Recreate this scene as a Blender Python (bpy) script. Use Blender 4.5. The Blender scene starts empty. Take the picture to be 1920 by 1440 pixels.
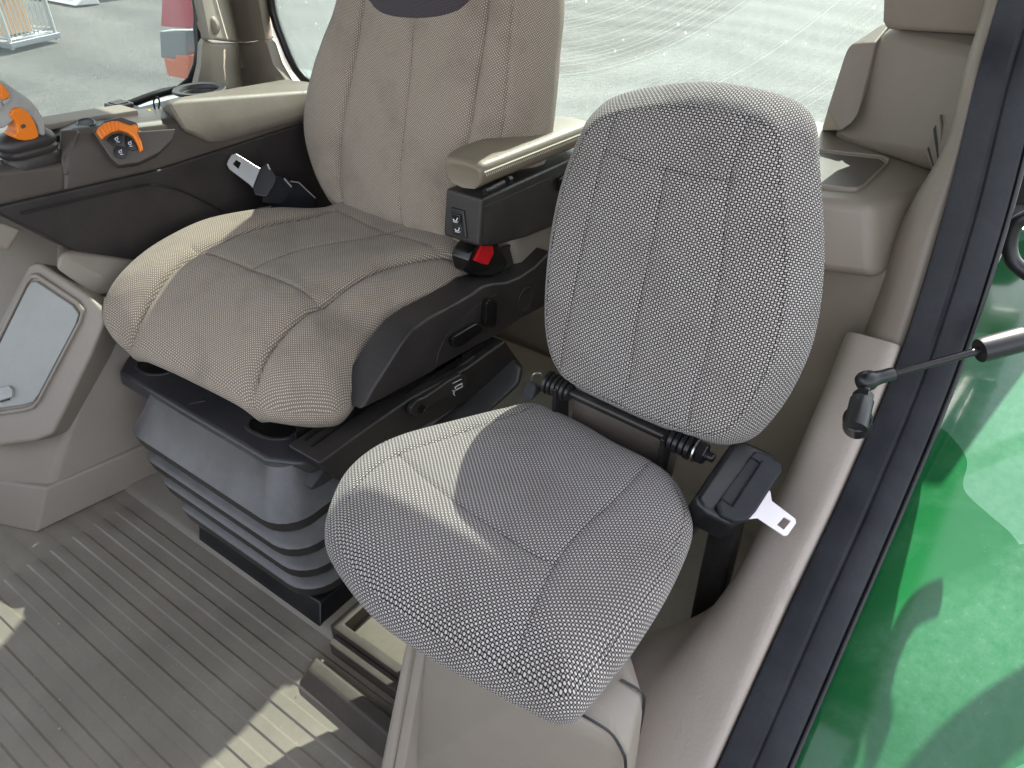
import bpy, bmesh, math, random
import numpy as np
from mathutils import Vector, Matrix
random.seed(4)
rng = np.random.default_rng(7)
R = math.radians
S = bpy.context.scene
C = S.collection

# ------------------------------------------------------------------ camera, sky, sun, exposure
cd = bpy.data.cameras.new("camera"); cam = bpy.data.objects.new("camera", cd); C.objects.link(cam)
cam.location = (0.916, -0.738, 1.2); cam.rotation_euler = (R(55), 0, R(36.4))
cd.sensor_width = 36; cd.lens = 36*1442/1920; cd.clip_start = .02; cd.clip_end = 3000
S.camera = cam
SUN_EL, SUN_AZ = R(45), R(-8.5)           # azimuth measured from +Y (rear) towards +X
w = bpy.data.worlds.new("World"); S.world = w; w.use_nodes = True
nt = w.node_tree; sky = nt.nodes.new("ShaderNodeTexSky"); sky.sky_type = 'NISHITA'; sky.sun_disc = False
sky.sun_elevation = SUN_EL; sky.sun_rotation = SUN_AZ; sky.dust_density = 1.5; sky.air_density = 1.0
hs = nt.nodes.new("ShaderNodeHueSaturation"); hs.inputs["Saturation"].default_value = .32; nt.links.new(sky.outputs[0], hs.inputs["Color"]); nt.links.new(hs.outputs[0], nt.nodes["Background"].inputs[0]); nt.nodes["Background"].inputs[1].default_value = .112
sl = bpy.data.lights.new("sun", 'SUN'); sl.energy = 5.0; sl.angle = R(.5); sl.color = (1, .95, .86)
so = bpy.data.objects.new("sun", sl); C.objects.link(so)
sd = Vector((math.sin(SUN_AZ)*math.cos(SUN_EL), math.cos(SUN_AZ)*math.cos(SUN_EL), math.sin(SUN_EL)))
so.rotation_euler = sd.to_track_quat('Z', 'Y').to_euler(); so.location = (0, 4, 6)
vs = S.view_settings; vs.view_transform = 'Standard'; vs.look = 'None'; vs.gamma = 1; vs.exposure = 2.45
S.cycles.max_bounces = 12; S.cycles.diffuse_bounces = 6; S.cycles.transparent_max_bounces = 12
S.cycles.use_denoising = True

# ------------------------------------------------------------------ materials
def srgb(r, g, b):
    f = lambda c: (c/255/12.92 if c <= 10 else ((c/255+.055)/1.055)**2.4)
    return (f(r), f(g), f(b), 1)
class NB:
    def __init__(s, name):
        s.m = bpy.data.materials.new(name); s.m.use_nodes = True; s.t = s.m.node_tree; s.b = s.t.nodes["Principled BSDF"]
    def n(s, typ, **kw):
        q = s.t.nodes.new(typ)
        for k, v in kw.items():
            if k.startswith("i_"): q.inputs[int(k[2:]) if k[2:].isdigit() else k[2:]].default_value = v
            else: setattr(q, k, v)
        return q
    def l(s, a, b): s.t.links.new(a, b)
    def math(s, op, a, b=None, clamp=False):
        q = s.n("ShaderNodeMath", operation=op, use_clamp=clamp)
        for i, x in enumerate((a, b)):
            if x is None: continue
            if isinstance(x, (int, float)): q.inputs[i].default_value = x
            else: s.l(x, q.inputs[i])
        return q.outputs[0]
    def ramp(s, fac, stops):
        q = s.n("ShaderNodeValToRGB"); s.l(fac, q.inputs[0]); e = q.color_ramp.elements
        while len(e) < len(stops): e.new(.5)
        for k, (p, c) in zip(e, stops): k.position = p; k.color = c if len(c) == 4 else (*c, 1)
        return q.outputs[0]
    def mix(s, fac, a, b):
        q = s.n("ShaderNodeMix", data_type='RGBA')
        for i, x in ((0, fac), (6, a), (7, b)):
            if isinstance(x, (int, float, tuple)): q.inputs[i].default_value = x
            else: s.l(x, q.inputs[i])
        return q.outputs[2]
    def noise(s, scale, detail=3, rough=.5, vec=None, dist=0):
        q = s.n("ShaderNodeTexNoise"); q.inputs["Scale"].default_value = scale; q.inputs["Detail"].default_value = detail
        q.inputs["Roughness"].default_value = rough; q.inputs["Distortion"].default_value = dist
        s.l(vec if vec is not None else s.obj(), q.inputs["Vector"]); return q.outputs[0]
    def obj(s):
        if not hasattr(s, "_o"): s._o = s.n("ShaderNodeTexCoord")
        return s._o.outputs["Object"]
    def bump(s, h, strength, dist=.001):
        q = s.n("ShaderNodeBump"); q.inputs["Strength"].default_value = strength; q.inputs["Distance"].default_value = dist
        s.l(h, q.inputs["Height"]); s.l(q.outputs[0], s.b.inputs["Normal"]); return q
MATS = {}
def plastic(name, col, rough=.5, grain=900, gs=.25, dust=.12, dustcol=(150, 142, 130), metallic=0, spec=.5, dscale=9, up=0):
    k = NB(name); c = srgb(*col)
    d = k.noise(dscale, 5, .65); f = k.noise(140, 4, .7)
    fac = k.math('MULTIPLY', k.math('MULTIPLY', k.ramp(d, [(.35, (0, 0, 0)), (.75, (1, 1, 1))]), k.ramp(f, [(.25, (.3, .3, .3)), (.8, (1, 1, 1))])), dust)
    if up:   # sky sheen painted as a pale tone on faces that look up
        g = k.n("ShaderNodeNewGeometry"); sz = k.n("ShaderNodeSeparateXYZ"); k.l(g.outputs["Normal"], sz.inputs[0])
        up_sheen = k.math('MULTIPLY', k.math('MULTIPLY', k.math('SUBTRACT', sz.outputs[2], .15), 2.2, clamp=True), k.ramp(k.noise(11, 5, .65), [(.25, (.45, .45, .45)), (.75, (1, 1, 1))]))
        fac = k.math('ADD', fac, k.math('MULTIPLY', up_sheen, up), clamp=True)
    k.l(k.mix(fac, c, srgb(*dustcol)), k.b.inputs["Base Color"])
    rr = k.math('ADD', k.math('MULTIPLY', d, .22), rough-.11); k.l(rr, k.b.inputs["Roughness"])
    k.b.inputs["Metallic"].default_value = metallic; k.b.inputs["Specular IOR Level"].default_value = spec
    if gs: k.bump(k.noise(grain, 2, .5), gs, .0006)
    MATS[name] = k.m; return k.m
taupe = plastic("taupe_plastic", (132, 121, 110), .42, dust=.28, dustcol=(168, 158, 144), gs=.4, grain=600)
taupe_d = plastic("dark_taupe_plastic", (78, 70, 64), .46)
taupe_l = plastic("pale_taupe_plastic", (146, 136, 125), .62, grain=420, gs=.45)
graypl = plastic("grey_beige_plastic", (142, 133, 123), .5, dust=.32, gs=.4, grain=600, dustcol=(172, 162, 146))
charc = plastic("charcoal_plastic", (42, 38, 38), .44, dust=.1)
slate = plastic("slate_plastic", (48, 47, 51), .33, dust=.1, gs=.12)
rubber = plastic("bellows_rubber", (42, 38, 36), .32, dust=.15, dustcol=(134, 134, 135), gs=.1, dscale=9, up=.55)  # up paints the sky sheen on the bellows slopes, besides the dust
black = plastic("black_plastic", (19, 20, 24), .38, dust=.08, gs=.12)
blackg = plastic("gloss_black", (14, 14, 16), .16, gs=0, dust=.06)
darkmet = plastic("black_metal", (22, 22, 26), .3, gs=.05, metallic=.3, dust=.15)
sealb = plastic("navy_black_frame", (20, 22, 28), .5, gs=.25, dust=.12, spec=.35, dustcol=(120, 122, 128), dscale=14)
steel = plastic("steel", (205, 205, 203), .3, gs=0, metallic=1, dust=.1)
galv = plastic("galvanised", (225, 220, 222), .42, gs=.2, grain=300, metallic=.55, dust=.3, dustcol=(240, 225, 225), dscale=60)
orange = plastic("orange_plastic", (240, 128, 20), .4, dust=.04)
redp = plastic("red_plastic", (215, 25, 35), .4, dust=.03)
yellow = plastic("yellow_plastic", (225, 205, 40), .4, dust=.05)
silver = plastic("silver_plastic", (172, 172, 168), .42, dust=.5, dustcol=(95, 92, 88), dscale=24, gs=.1)
white = plastic("white_print", (225, 225, 225), .5, gs=0, dust=.02)
vinyl = plastic("taupe_vinyl", (122, 110, 94), .44, grain=330, gs=1.0, dust=.15)
webm = plastic("belt_webbing", (28, 29, 36), .75, grain=1500, gs=.6)
thread = plastic("dark_thread", (34, 32, 34), .8, gs=0)
threadl = plastic("taupe_thread", (105, 96, 88), .8, gs=0)
threadb = plastic("beige_thread", (205, 196, 178), .8, gs=0)
cushpatch_c = (78, 72, 76)

def fabric(name, dark, light, mid, a, b, soil=.0, bl=.62, sm=.5, shear=0):
    k = NB(name); uvn = k.n("ShaderNodeTexCoord"); sep = k.n("ShaderNodeSeparateXYZ")
    wob = k.n("ShaderNodeTexNoise"); wob.inputs["Scale"].default_value = 45; wob.inputs["Detail"].default_value = 2; k.l(uvn.outputs["UV"], wob.inputs["Vector"])
    va = k.n("ShaderNodeVectorMath", operation='MULTIPLY_ADD'); k.l(wob.outputs[1], va.inputs[0]); va.inputs[1].default_value = (.0016, .0016, 0); k.l(uvn.outputs["UV"], va.inputs[2])
    k.l(va.outputs[0], sep.inputs[0])
    v0 = k.math('DIVIDE', sep.outputs[1], b)
    u0 = k.math('ADD', k.math('DIVIDE', sep.outputs[0], a), k.math('MULTIPLY', v0, shear))
    fu = k.math('FRACT', u0); fv = k.math('FRACT', v0); iu = k.math('FLOOR', u0); iv = k.math('FLOOR', v0)
    par = k.math('ABSOLUTE', k.math('MODULO', k.math('ADD', iu, iv), 2))
    du = k.math('ABSOLUTE', k.math('SUBTRACT', fu, .5)); dv = k.math('ABSOLUTE', k.math('SUBTRACT', fv, .5))
    dist = k.math('POWER', k.math('ADD', k.math('POWER', du, 3.2), k.math('POWER', dv, 3.2)), 1/3.2)
    size = k.math('ADD', k.math('MULTIPLY', par, -(bl-sm)*.5), bl*.5+.08)
    mask = k.math('MULTIPLY', k.math('SUBTRACT', size, dist), 9.0, clamp=True)
    # two-ply stripe inside each float
    st = k.math('ABSOLUTE', k.math('SUBTRACT', fu, .5)); st = k.math('MULTIPLY', st, 7, clamp=True); st = k.math('ADD', k.math('MULTIPLY', st, .25), .75)
    vari = k.n("ShaderNodeTexNoise"); vari.inputs["Scale"].default_value = 420; vari.inputs["Detail"].default_value = 2; k.l(uvn.outputs["UV"], vari.inputs["Vector"])
    lightc = k.mix(par, srgb(*light), srgb(*mid))
    lc = k.mix(k.math('MULTIPLY', k.math('SUBTRACT', 1.0, st), .9), lightc, srgb(*dark))
    col = k.mix(mask, srgb(*dark), lc)
    vv = k.ramp(vari.outputs[0], [(.25, (.8, .8, .8)), (.75, (1.1, 1.1, 1.1))])
    mm = k.n("ShaderNodeMix", data_type='RGBA', blend_type='MULTIPLY'); mm.inputs[0].default_value = 1; k.l(col, mm.inputs[6]); k.l(vv, mm.inputs[7]); col = mm.outputs[2]
    if soil:
        s1 = k.n("ShaderNodeTexNoise"); s1.inputs["Scale"].default_value = 7; s1.inputs["Detail"].default_value = 6; s1.inputs["Roughness"].default_value = .62; k.l(uvn.outputs["UV"], s1.inputs["Vector"])
        col = k.mix(k.math('MULTIPLY', k.ramp(s1.outputs[0], [(.48, (0, 0, 0)), (.75, (1, 1, 1))]), soil), col, srgb(70, 62, 54))
    k.l(col, k.b.inputs["Base Color"]); k.b.inputs["Roughness"].default_value = .95; k.b.inputs["Specular IOR Level"].default_value = .15
    k.b.inputs["Sheen Weight"].default_value = .15; k.b.inputs["Sheen Roughness"].default_value = .5
    fz = k.n("ShaderNodeTexNoise"); fz.inputs["Scale"].default_value = 2200; k.l(uvn.outputs["UV"], fz.inputs["Vector"])
    k.bump(k.math('ADD', mask, k.math('MULTIPLY', fz.outputs[0], .5)), .7, .0007)
    MATS[name] = k.m; return k.m
fab_i = fabric("instructor_weave", (20, 18, 20), (208, 200, 195), (152, 145, 141), .0039, .0034, soil=.3, bl=.77, sm=.58)
fab_o = fabric("operator_weave", (130, 117, 105), (232, 219, 201), (168, 155, 141), .0029, .0027, soil=.36, bl=.58, sm=.4)
fab_s = fabric("operator_side_weave", (112, 102, 90), (196, 184, 164), (150, 139, 124), .0016, .0016, soil=.12, bl=.6, sm=.55)
fab_p = fabric("headrest_weave", (58, 53, 58), (116, 108, 110), (84, 78, 82), .0026, .0025, bl=.6, sm=.45)

# ------------------------------------------------------------------ mesh helpers
def link(o, parent=None):
    C.objects.link(o)
    if parent is not None: o.parent = parent
    return o
def fin(name, me, mat, parent=None, ang=40, wn=False):
    me.materials.append(mat)
    me.polygons.foreach_set("use_smooth", [True]*len(me.polygons))
    me.set_sharp_from_angle(angle=R(ang)); me.update()
    o = link(bpy.data.objects.new(name, me), parent)
    if wn:
        m = o.modifiers.new("wn", 'WEIGHTED_NORMAL'); m.keep_sharp = True
    return o
def from_bm(name, bm, mat, parent=None, bevel=0, seg=3, ang=40, bang=28, clampov=True):
    bmesh.ops.remove_doubles(bm, verts=bm.verts, dist=1e-5)
    bmesh.ops.recalc_face_normals(bm, faces=bm.faces)
    if bevel:
        es = [e for e in bm.edges if len(e.link_faces) == 2 and e.calc_face_angle(0) > R(bang)]
        bmesh.ops.bevel(bm, geom=es, offset=bevel, segments=seg, profile=.5, affect='EDGES', clamp_overlap=clampov)
    me = bpy.data.meshes.new(name); bm.to_mesh(me); bm.free()
    return fin(name, me, mat, parent, ang, wn=bool(bevel))
def pyd(name, vs, fs, mat, parent=None, ang=40, uv=None):
    me = bpy.data.meshes.new(name); me.from_pydata([tuple(map(float, v)) for v in vs], [], fs)
    if uv is not None:
        ul = me.uv_layers.new(name="UVMap"); idx = np.empty(len(me.loops), np.int32); me.loops.foreach_get("vertex_index", idx)
        ul.data.foreach_set("uv", np.asarray(uv, np.float32)[idx].ravel())
    return fin(name, me, mat, parent, ang)
def hull(name, pts, mat, parent=None, bevel=.006, seg=3):
    bm = bmesh.new(); vs = [bm.verts.new(p) for p in pts]
    r = bmesh.ops.convex_hull(bm, input=vs)
    bmesh.ops.delete(bm, geom=[g for g in set(r['geom_interior']+r['geom_unused']) if isinstance(g, bmesh.types.BMVert) and g.is_valid], context='VERTS')
    bmesh.ops.dissolve_limit(bm, angle_limit=R(2), verts=bm.verts, edges=bm.edges)
    return from_bm(name, bm, mat, parent, bevel, seg)
def box(name, c, s, mat, parent=None, bevel=.003, rot=None):
    M = Matrix.Translation(c) @ ((rot if rot is not None else Matrix.Identity(3)).to_4x4())
    bm = bmesh.new(); bmesh.ops.create_cube(bm, size=1, matrix=M @ Matrix.Diagonal((*s, 1)))
    return from_bm(name, bm, mat, parent, bevel)
FR = {}
FR['X'] = ((0, 0, 0), (0, 1, 0), (0, 0, 1))          # polygons given as (y, z), extruded along x
FR['Y'] = ((0, 0, 0), (-1, 0, 0), (0, 0, 1))
FR['Z'] = ((0, 0, 0), (1, 0, 0), (0, 1, 0))
def fr3(f):
    o, ex, ey = [np.array(a, float) for a in (FR[f] if isinstance(f, str) else f)]
    return o, ex, ey, np.cross(ex, ey)
def at(f, u, v, w=0):
    o, ex, ey, n = fr3(f); return o+ex*u+ey*v+n*w
def rmat(f):
    o, ex, ey, n = fr3(f); return Matrix((ex, ey, n)).transposed()
def prism(name, f, poly, d0, d1, mat, parent=None, bevel=.003, seg=2, holes=()):
    """polygon (2D in frame f) extruded from d0 to d1 along the frame normal"""
    bm = bmesh.new()
    def ring(pp, d): return [bm.verts.new(at(f, a, b, d)) for a, b in pp]
    if not holes:
        lo, hi = ring(poly, d0), ring(poly, d1); n = len(poly)
        bm.faces.new(hi); bm.faces.new(lo[::-1])
        for i in range(n): bm.faces.new((lo[i], lo[(i+1) % n], hi[(i+1) % n], hi[i]))
    else:
        loops = [list(poly)]+[list(h) for h in holes]
        for d in (d0, d1):
            es = []
            for pp in loops:
                r = ring(pp, d); es += [bm.edges.new((r[i], r[(i+1) % len(r)])) for i in range(len(r))]
            bmesh.ops.triangle_fill(bm, edges=es, use_beauty=True)
        bm.verts.ensure_lookup_table(); vl = list(bm.verts); k = 0; tot = len(vl)//2
        for pp in loops:
            n = len(pp)
            for i in range(n):
                a, b = k+i, k+(i+1) % n
                bm.faces.new((vl[a], vl[b], vl[tot+b], vl[tot+a]))
            k += n
    return from_bm(name, bm, mat, parent, bevel, seg)
def catmull(pts, n, closed=True):
    P = np.array(pts, float); m = len(P)
    if closed: Q = np.vstack([P[-1:], P, P[:2]])
    else: Q = np.vstack([2*P[:1]-P[1:2], P, 2*P[-1:]-P[-2:-1]])
    out = []; segs = m if closed else m-1
    for i in range(segs):
        p0, p1, p2, p3 = Q[i:i+4]; t = np.linspace(0, 1, 24, endpoint=False)[:, None]
        out.append(.5*(2*p1+(p2-p0)*t+(2*p0-5*p1+4*p2-p3)*t**2+(3*p1-p0-3*p2+p3)*t**3))
    D = np.vstack(out+[P[:1] if closed else P[-1:]])
    s = np.r_[0, np.cumsum(np.linalg.norm(np.diff(D, axis=0), axis=1))]
    q = np.linspace(0, s[-1], n, endpoint=not closed)
    return np.stack([np.interp(q, s, D[:, j]) for j in range(D.shape[1])], 1)
def rrect(w, h, r, n=5, c=(0, 0)):
    out = []
    for sx, sy, a0 in ((1, 1, 0), (-1, 1, 90), (-1, -1, 180), (1, -1, 270)):
        for i in range(n+1):
            a = R(a0+90*i/n); out.append((c[0]+sx*(w/2-r)+r*math.cos(a), c[1]+sy*(h/2-r)+r*math.sin(a)))
    return out
def tube(name, pts, r, mat, parent=None, k=10, smooth=0, closed=False, rs=None):
    P = catmull(pts, smooth, closed) if smooth else np.array(pts, float)
    n = len(P); T = np.gradient(P, axis=0)
    if closed: T = (np.roll(P, -1, 0)-np.roll(P, 1, 0))
    T /= np.linalg.norm(T, axis=1)[:, None]
    up = np.array((0, 0, 1.)) if abs(T[0][2]) < .9 else np.array((1., 0, 0))
    vs = []; A = None
    for i in range(n):
        A = (np.cross(up, T[i]) if A is None else A-T[i]*(A@T[i])); A /= np.linalg.norm(A); B = np.cross(T[i], A)
        rr = r if rs is None else rs[i]
        for j in range(k):
            a = 2*math.pi*j/k; vs.append(P[i]+(A*math.cos(a)+B*math.sin(a))*rr)
    fs = []
    for i in range(n if closed else n-1):
        for j in range(k):
            i2 = (i+1) % n; fs.append((i*k+j, i*k+(j+1) % k, i2*k+(j+1) % k, i2*k+j))
    if not closed: fs += [tuple(range(k))[::-1], tuple((n-1)*k+j for j in range(k))]
    return pyd(name, vs, fs, mat, parent, 50)
def lathe(name, p, axis, prof, mat, parent=None, k=28, ang=35):
    """prof: (radius, height along axis) list"""
    z = Vector(axis).normalized(); M = Vector((0, 0, 1)).rotation_difference(z).to_matrix(); vs = []; fs = []
    n = len(prof)
    for r, h in prof:
        for j in range(k):
            a = 2*math.pi*j/k; vs.append(Vector(p)+M @ Vector((r*math.cos(a), r*math.sin(a), h)))
    for i in range(n-1):
        for j in range(k): fs.append((i*k+j, i*k+(j+1) % k, (i+1)*k+(j+1) % k, (i+1)*k+j))
    fs += [tuple(range(k))[::-1], tuple((n-1)*k+j for j in range(k))]
    return pyd(name, vs, fs, mat, parent, ang)
def grid(name, rows, mat, parent=None, ang=40, thick=0, closed=False):
    rows = [list(r) for r in rows]; m = len(rows[0]); vs = [p for r in rows for p in r]; fs = []
    for i in range(len(rows)-1):
        for j in range(m if closed else m-1):
            j2 = (j+1) % m; fs.append((i*m+j, i*m+j2, (i+1)*m+j2, (i+1)*m+j))
    o = pyd(name, vs, fs, mat, parent, ang)
    if thick:
        md = o.modifiers.new("solid", 'SOLIDIFY'); md.thickness = thick; md.offset = -1
    return o
def loft(name, loops, mat, parent=None, ang=40, cap=True):
    m = len(loops[0]); vs = [p for r in loops for p in r]; fs = []
    for i in range(len(loops)-1):
        for j in range(m): fs.append((i*m+j, i*m+(j+1) % m, (i+1)*m+(j+1) % m, (i+1)*m+j))
    if cap: fs += [tuple(range(m))[::-1], tuple((len(loops)-1)*m+j for j in range(m))]
    bm = bmesh.new(); bv = [bm.verts.new(tuple(map(float, v))) for v in vs]
    for f in fs: bm.faces.new([bv[i] for i in f])
    return from_bm(name, bm, mat, parent, 0, ang=ang)
def empty(name, loc, label, cat, group=None):
    o = link(bpy.data.objects.new(name, None)); o.location = loc; o.empty_display_size = .05
    tag(o, label, cat, group); return o
def tag(o, label=None, cat=None, group=None, kind=None):
    if label: o["label"] = label
    if cat: o["category"] = cat
    if group: o["group"] = group
    if kind: o["kind"] = kind
    return o
def settle(root):
    """the Empty sits at the base of its thing: children keep their world place"""
    M = Matrix.Translation(root.location).inverted()
    for c in list(C.objects):
        if c.parent is root: c.matrix_parent_inverse = M

class Cushion:
    """upholstered pad in a local frame: outline, crowned top with sewn-in grooves, rounded border"""
    def __init__(s, f, outline, center, top, border, seams=(), N=320, rings=80, gd=.004, gw=.005):
        s.f = f; s.c = np.array(center, float); s.top = top; s.border = border
        O = np.array([(p[0], p[1], p[2] if len(p) > 2 else 0) for p in outline], float)
        O = catmull(O, N); area = np.sum(O[:, 0]*np.roll(O[:, 1], -1)-np.roll(O[:, 0], -1)*O[:, 1])
        if area < 0: O = O[::-1]
        s.O = O; s.N = N; s.rings = rings; s.gd = gd; s.gw = gw
        s.seams = [(catmull(q[0] if isinstance(q, tuple) else q, 160, False), (q[1] if isinstance(q, tuple) else gd)) for q in seams]
        s.ang = np.arctan2(O[:, 1]-s.c[1], O[:, 0]-s.c[0]); s.rad = np.hypot(O[:, 0]-s.c[0], O[:, 1]-s.c[1])
        k = np.argsort(s.ang); s.sa, s.sr, s.sw = s.ang[k], s.rad[k], O[k, 2]
    def w(s, UV):
        UV = np.atleast_2d(UV); d = UV-s.c; a = np.arctan2(d[:, 1], d[:, 0]); r = np.hypot(d[:, 0], d[:, 1])
        Rr = np.interp(a, s.sa, s.sr, period=2*math.pi); wo = np.interp(a, s.sa, s.sw, period=2*math.pi); t = np.clip(r/Rr, 0, 1)
        D = np.empty(len(UV))
        for i in range(0, len(UV), 4000):
            D[i:i+4000] = np.sqrt(((UV[i:i+4000, None]-s.O[None, :, :2])**2).sum(2)).min(1)
        h = wo*t**2+s.top(UV[:, 0], UV[:, 1], D, t)
        for q, gd in s.seams:
            m = np.empty(len(UV))
            for i in range(0, len(UV), 4000): m[i:i+4000] = ((UV[i:i+4000, None]-q[None])**2).sum(2).min(1)
            gd = gd*(.35+.65*np.clip(D/.03, 0, 1)); h = h-gd*np.exp(-m/s.gw**2)-gd*.5*np.exp(-m/(s.gw*3.5)**2)
        return h
    def build(s, name, mat, parent):
        fs_ = 1-(1-np.linspace(0, 1, s.rings+1)[1:])**1.15
        UV = [s.c[None]]+[s.c+(s.O[:, :2]-s.c)*t for t in fs_]
        UV = np.vstack(UV); Wd = s.w(UV); uv = UV.copy()
        T = np.roll(s.O[:, :2], -1, 0)-np.roll(s.O[:, :2], 1, 0); nrm = np.stack([T[:, 1], -T[:, 0]], 1); nrm /= np.linalg.norm(nrm, axis=1)[:, None]
        edge = Wd[-s.N:]; acc = 0; px = (0, 0); allU = [UV]; allW = [Wd]; allv = [uv]
        for o_, d_ in s.border:
            acc += math.hypot(o_-px[0], d_-px[1]); px = (o_, d_)
            allU.append(s.O[:, :2]+nrm*o_); allW.append(edge-d_); allv.append(s.O[:, :2]+nrm*acc)
        U = np.vstack(allU); Wd = np.concatenate(allW); uv = np.vstack(allv)
        o, ex, ey, n = fr3(s.f); P = o+U[:, :1]*ex+U[:, 1:]*ey+Wd[:, None]*n
        N = s.N; fs = [(0, 1+j, 1+(j+1) % N) for j in range(N)]
        for i in range(len(fs_)+len(s.border)-1):
            b = 1+i*N; fs += [(b+j, b+N+j, b+N+(j+1) % N, b+(j+1) % N) for j in range(N)]
        fs.append(tuple(len(P)-N+j for j in range(N))[::-1])
        return pyd(name, P, fs, mat, parent, 70, uv)
    def pt(s, u, v, lift=0):
        o, ex, ey, n = fr3(s.f); return o+ex*u+ey*v+n*(s.w(np.array([[u, v]]))[0]+lift)
    def stitches(s, name, path, mat, parent, L=.0055, gap=.002, r=.0007, lift=.0004, off=0):
        Q = catmull(path, 400, False); T = np.gradient(Q, axis=0); T /= np.linalg.norm(T, axis=1)[:, None]
        Q = Q+np.stack([T[:, 1], -T[:, 0]], 1)*off; wv = s.w(Q); o, ex, ey, n = fr3(s.f)
        P = o+Q[:, :1]*ex+Q[:, 1:]*ey+(wv+lift)[:, None]*n
        sl = np.r_[0, np.cumsum(np.linalg.norm(np.diff(P, axis=0), axis=1))]; vs = []; fs = []; q = 0
        while q+L < sl[-1]:
            a = np.array([np.interp(q, sl, P[:, j]) for j in range(3)]); b = np.array([np.interp(q+L, sl, P[:, j]) for j in range(3)]); m = (a+b)/2+n*r*.8
            t = b-a; t /= np.linalg.norm(t); c = np.cross(n, t); k = len(vs)
            for p, rr in ((a, .3), (m, 1), (b, .3)):
                vs += [p+c*r*rr, p+n*r*rr, p-c*r*rr, p-n*r*rr]
            for i in (0, 4): fs += [(k+i+j, k+i+(j+1) % 4, k+i+4+(j+1) % 4, k+i+4+j) for j in range(4)]
            q += L+gap
        return pyd(name, vs, fs, mat, parent, 60)
def g2(u, v, u0, v0, su, sv): return np.exp(-((u-u0)/su)**2-((v-v0)/sv)**2)
def sstep(x, a, b):
    t = np.clip((x-a)/(b-a), 0, 1); return t*t*(3-2*t)

# ================================================================== the place outside and the cab shell
def gravel_mat():
    k = NB("gravel"); a = k.noise(.35, 6, .6); b = k.noise(9, 6, .75); c = k.noise(70, 3, .6)
    tr = k.n("ShaderNodeTexWave", wave_type='BANDS', bands_direction='Y'); tr.inputs["Scale"].default_value = .22; tr.inputs["Distortion"].default_value = 16; tr.inputs["Detail"].default_value = 4; tr.inputs["Detail Scale"].default_value = .6; k.l(k.obj(), tr.inputs[0])
    base = k.ramp(k.math('ADD', k.math('MULTIPLY', a, .75), k.math('MULTIPLY', tr.outputs[1], .25)), [(.3, srgb(68, 67, 66)), (.6, srgb(88, 87, 85)), (.85, srgb(106, 104, 101))])
    mm = k.n("ShaderNodeMix", data_type='RGBA', blend_type='MULTIPLY'); mm.inputs[0].default_value = 1; k.l(base, mm.inputs[6])
    k.l(k.ramp(k.math('ADD', k.math('MULTIPLY', b, .6), k.math('MULTIPLY', c, .4)), [(.35, (.55, .55, .55)), (.62, (1.1, 1.1, 1.1))]), mm.inputs[7])
    k.l(mm.outputs[2], k.b.inputs["Base Color"]); k.b.inputs["Roughness"].default_value = .95
    k.bump(k.math('ADD', b, c), .8, .03); return k.m
bm = bmesh.new(); bmesh.ops.create_grid(bm, x_segments=80, y_segments=80, size=400)
for v in bm.verts: v.co.z = -1.35+.05*math.sin(v.co.x*.21)*math.cos(v.co.y*.17)
tag(from_bm("ground", bm, gravel_mat()), kind="structure")

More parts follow.
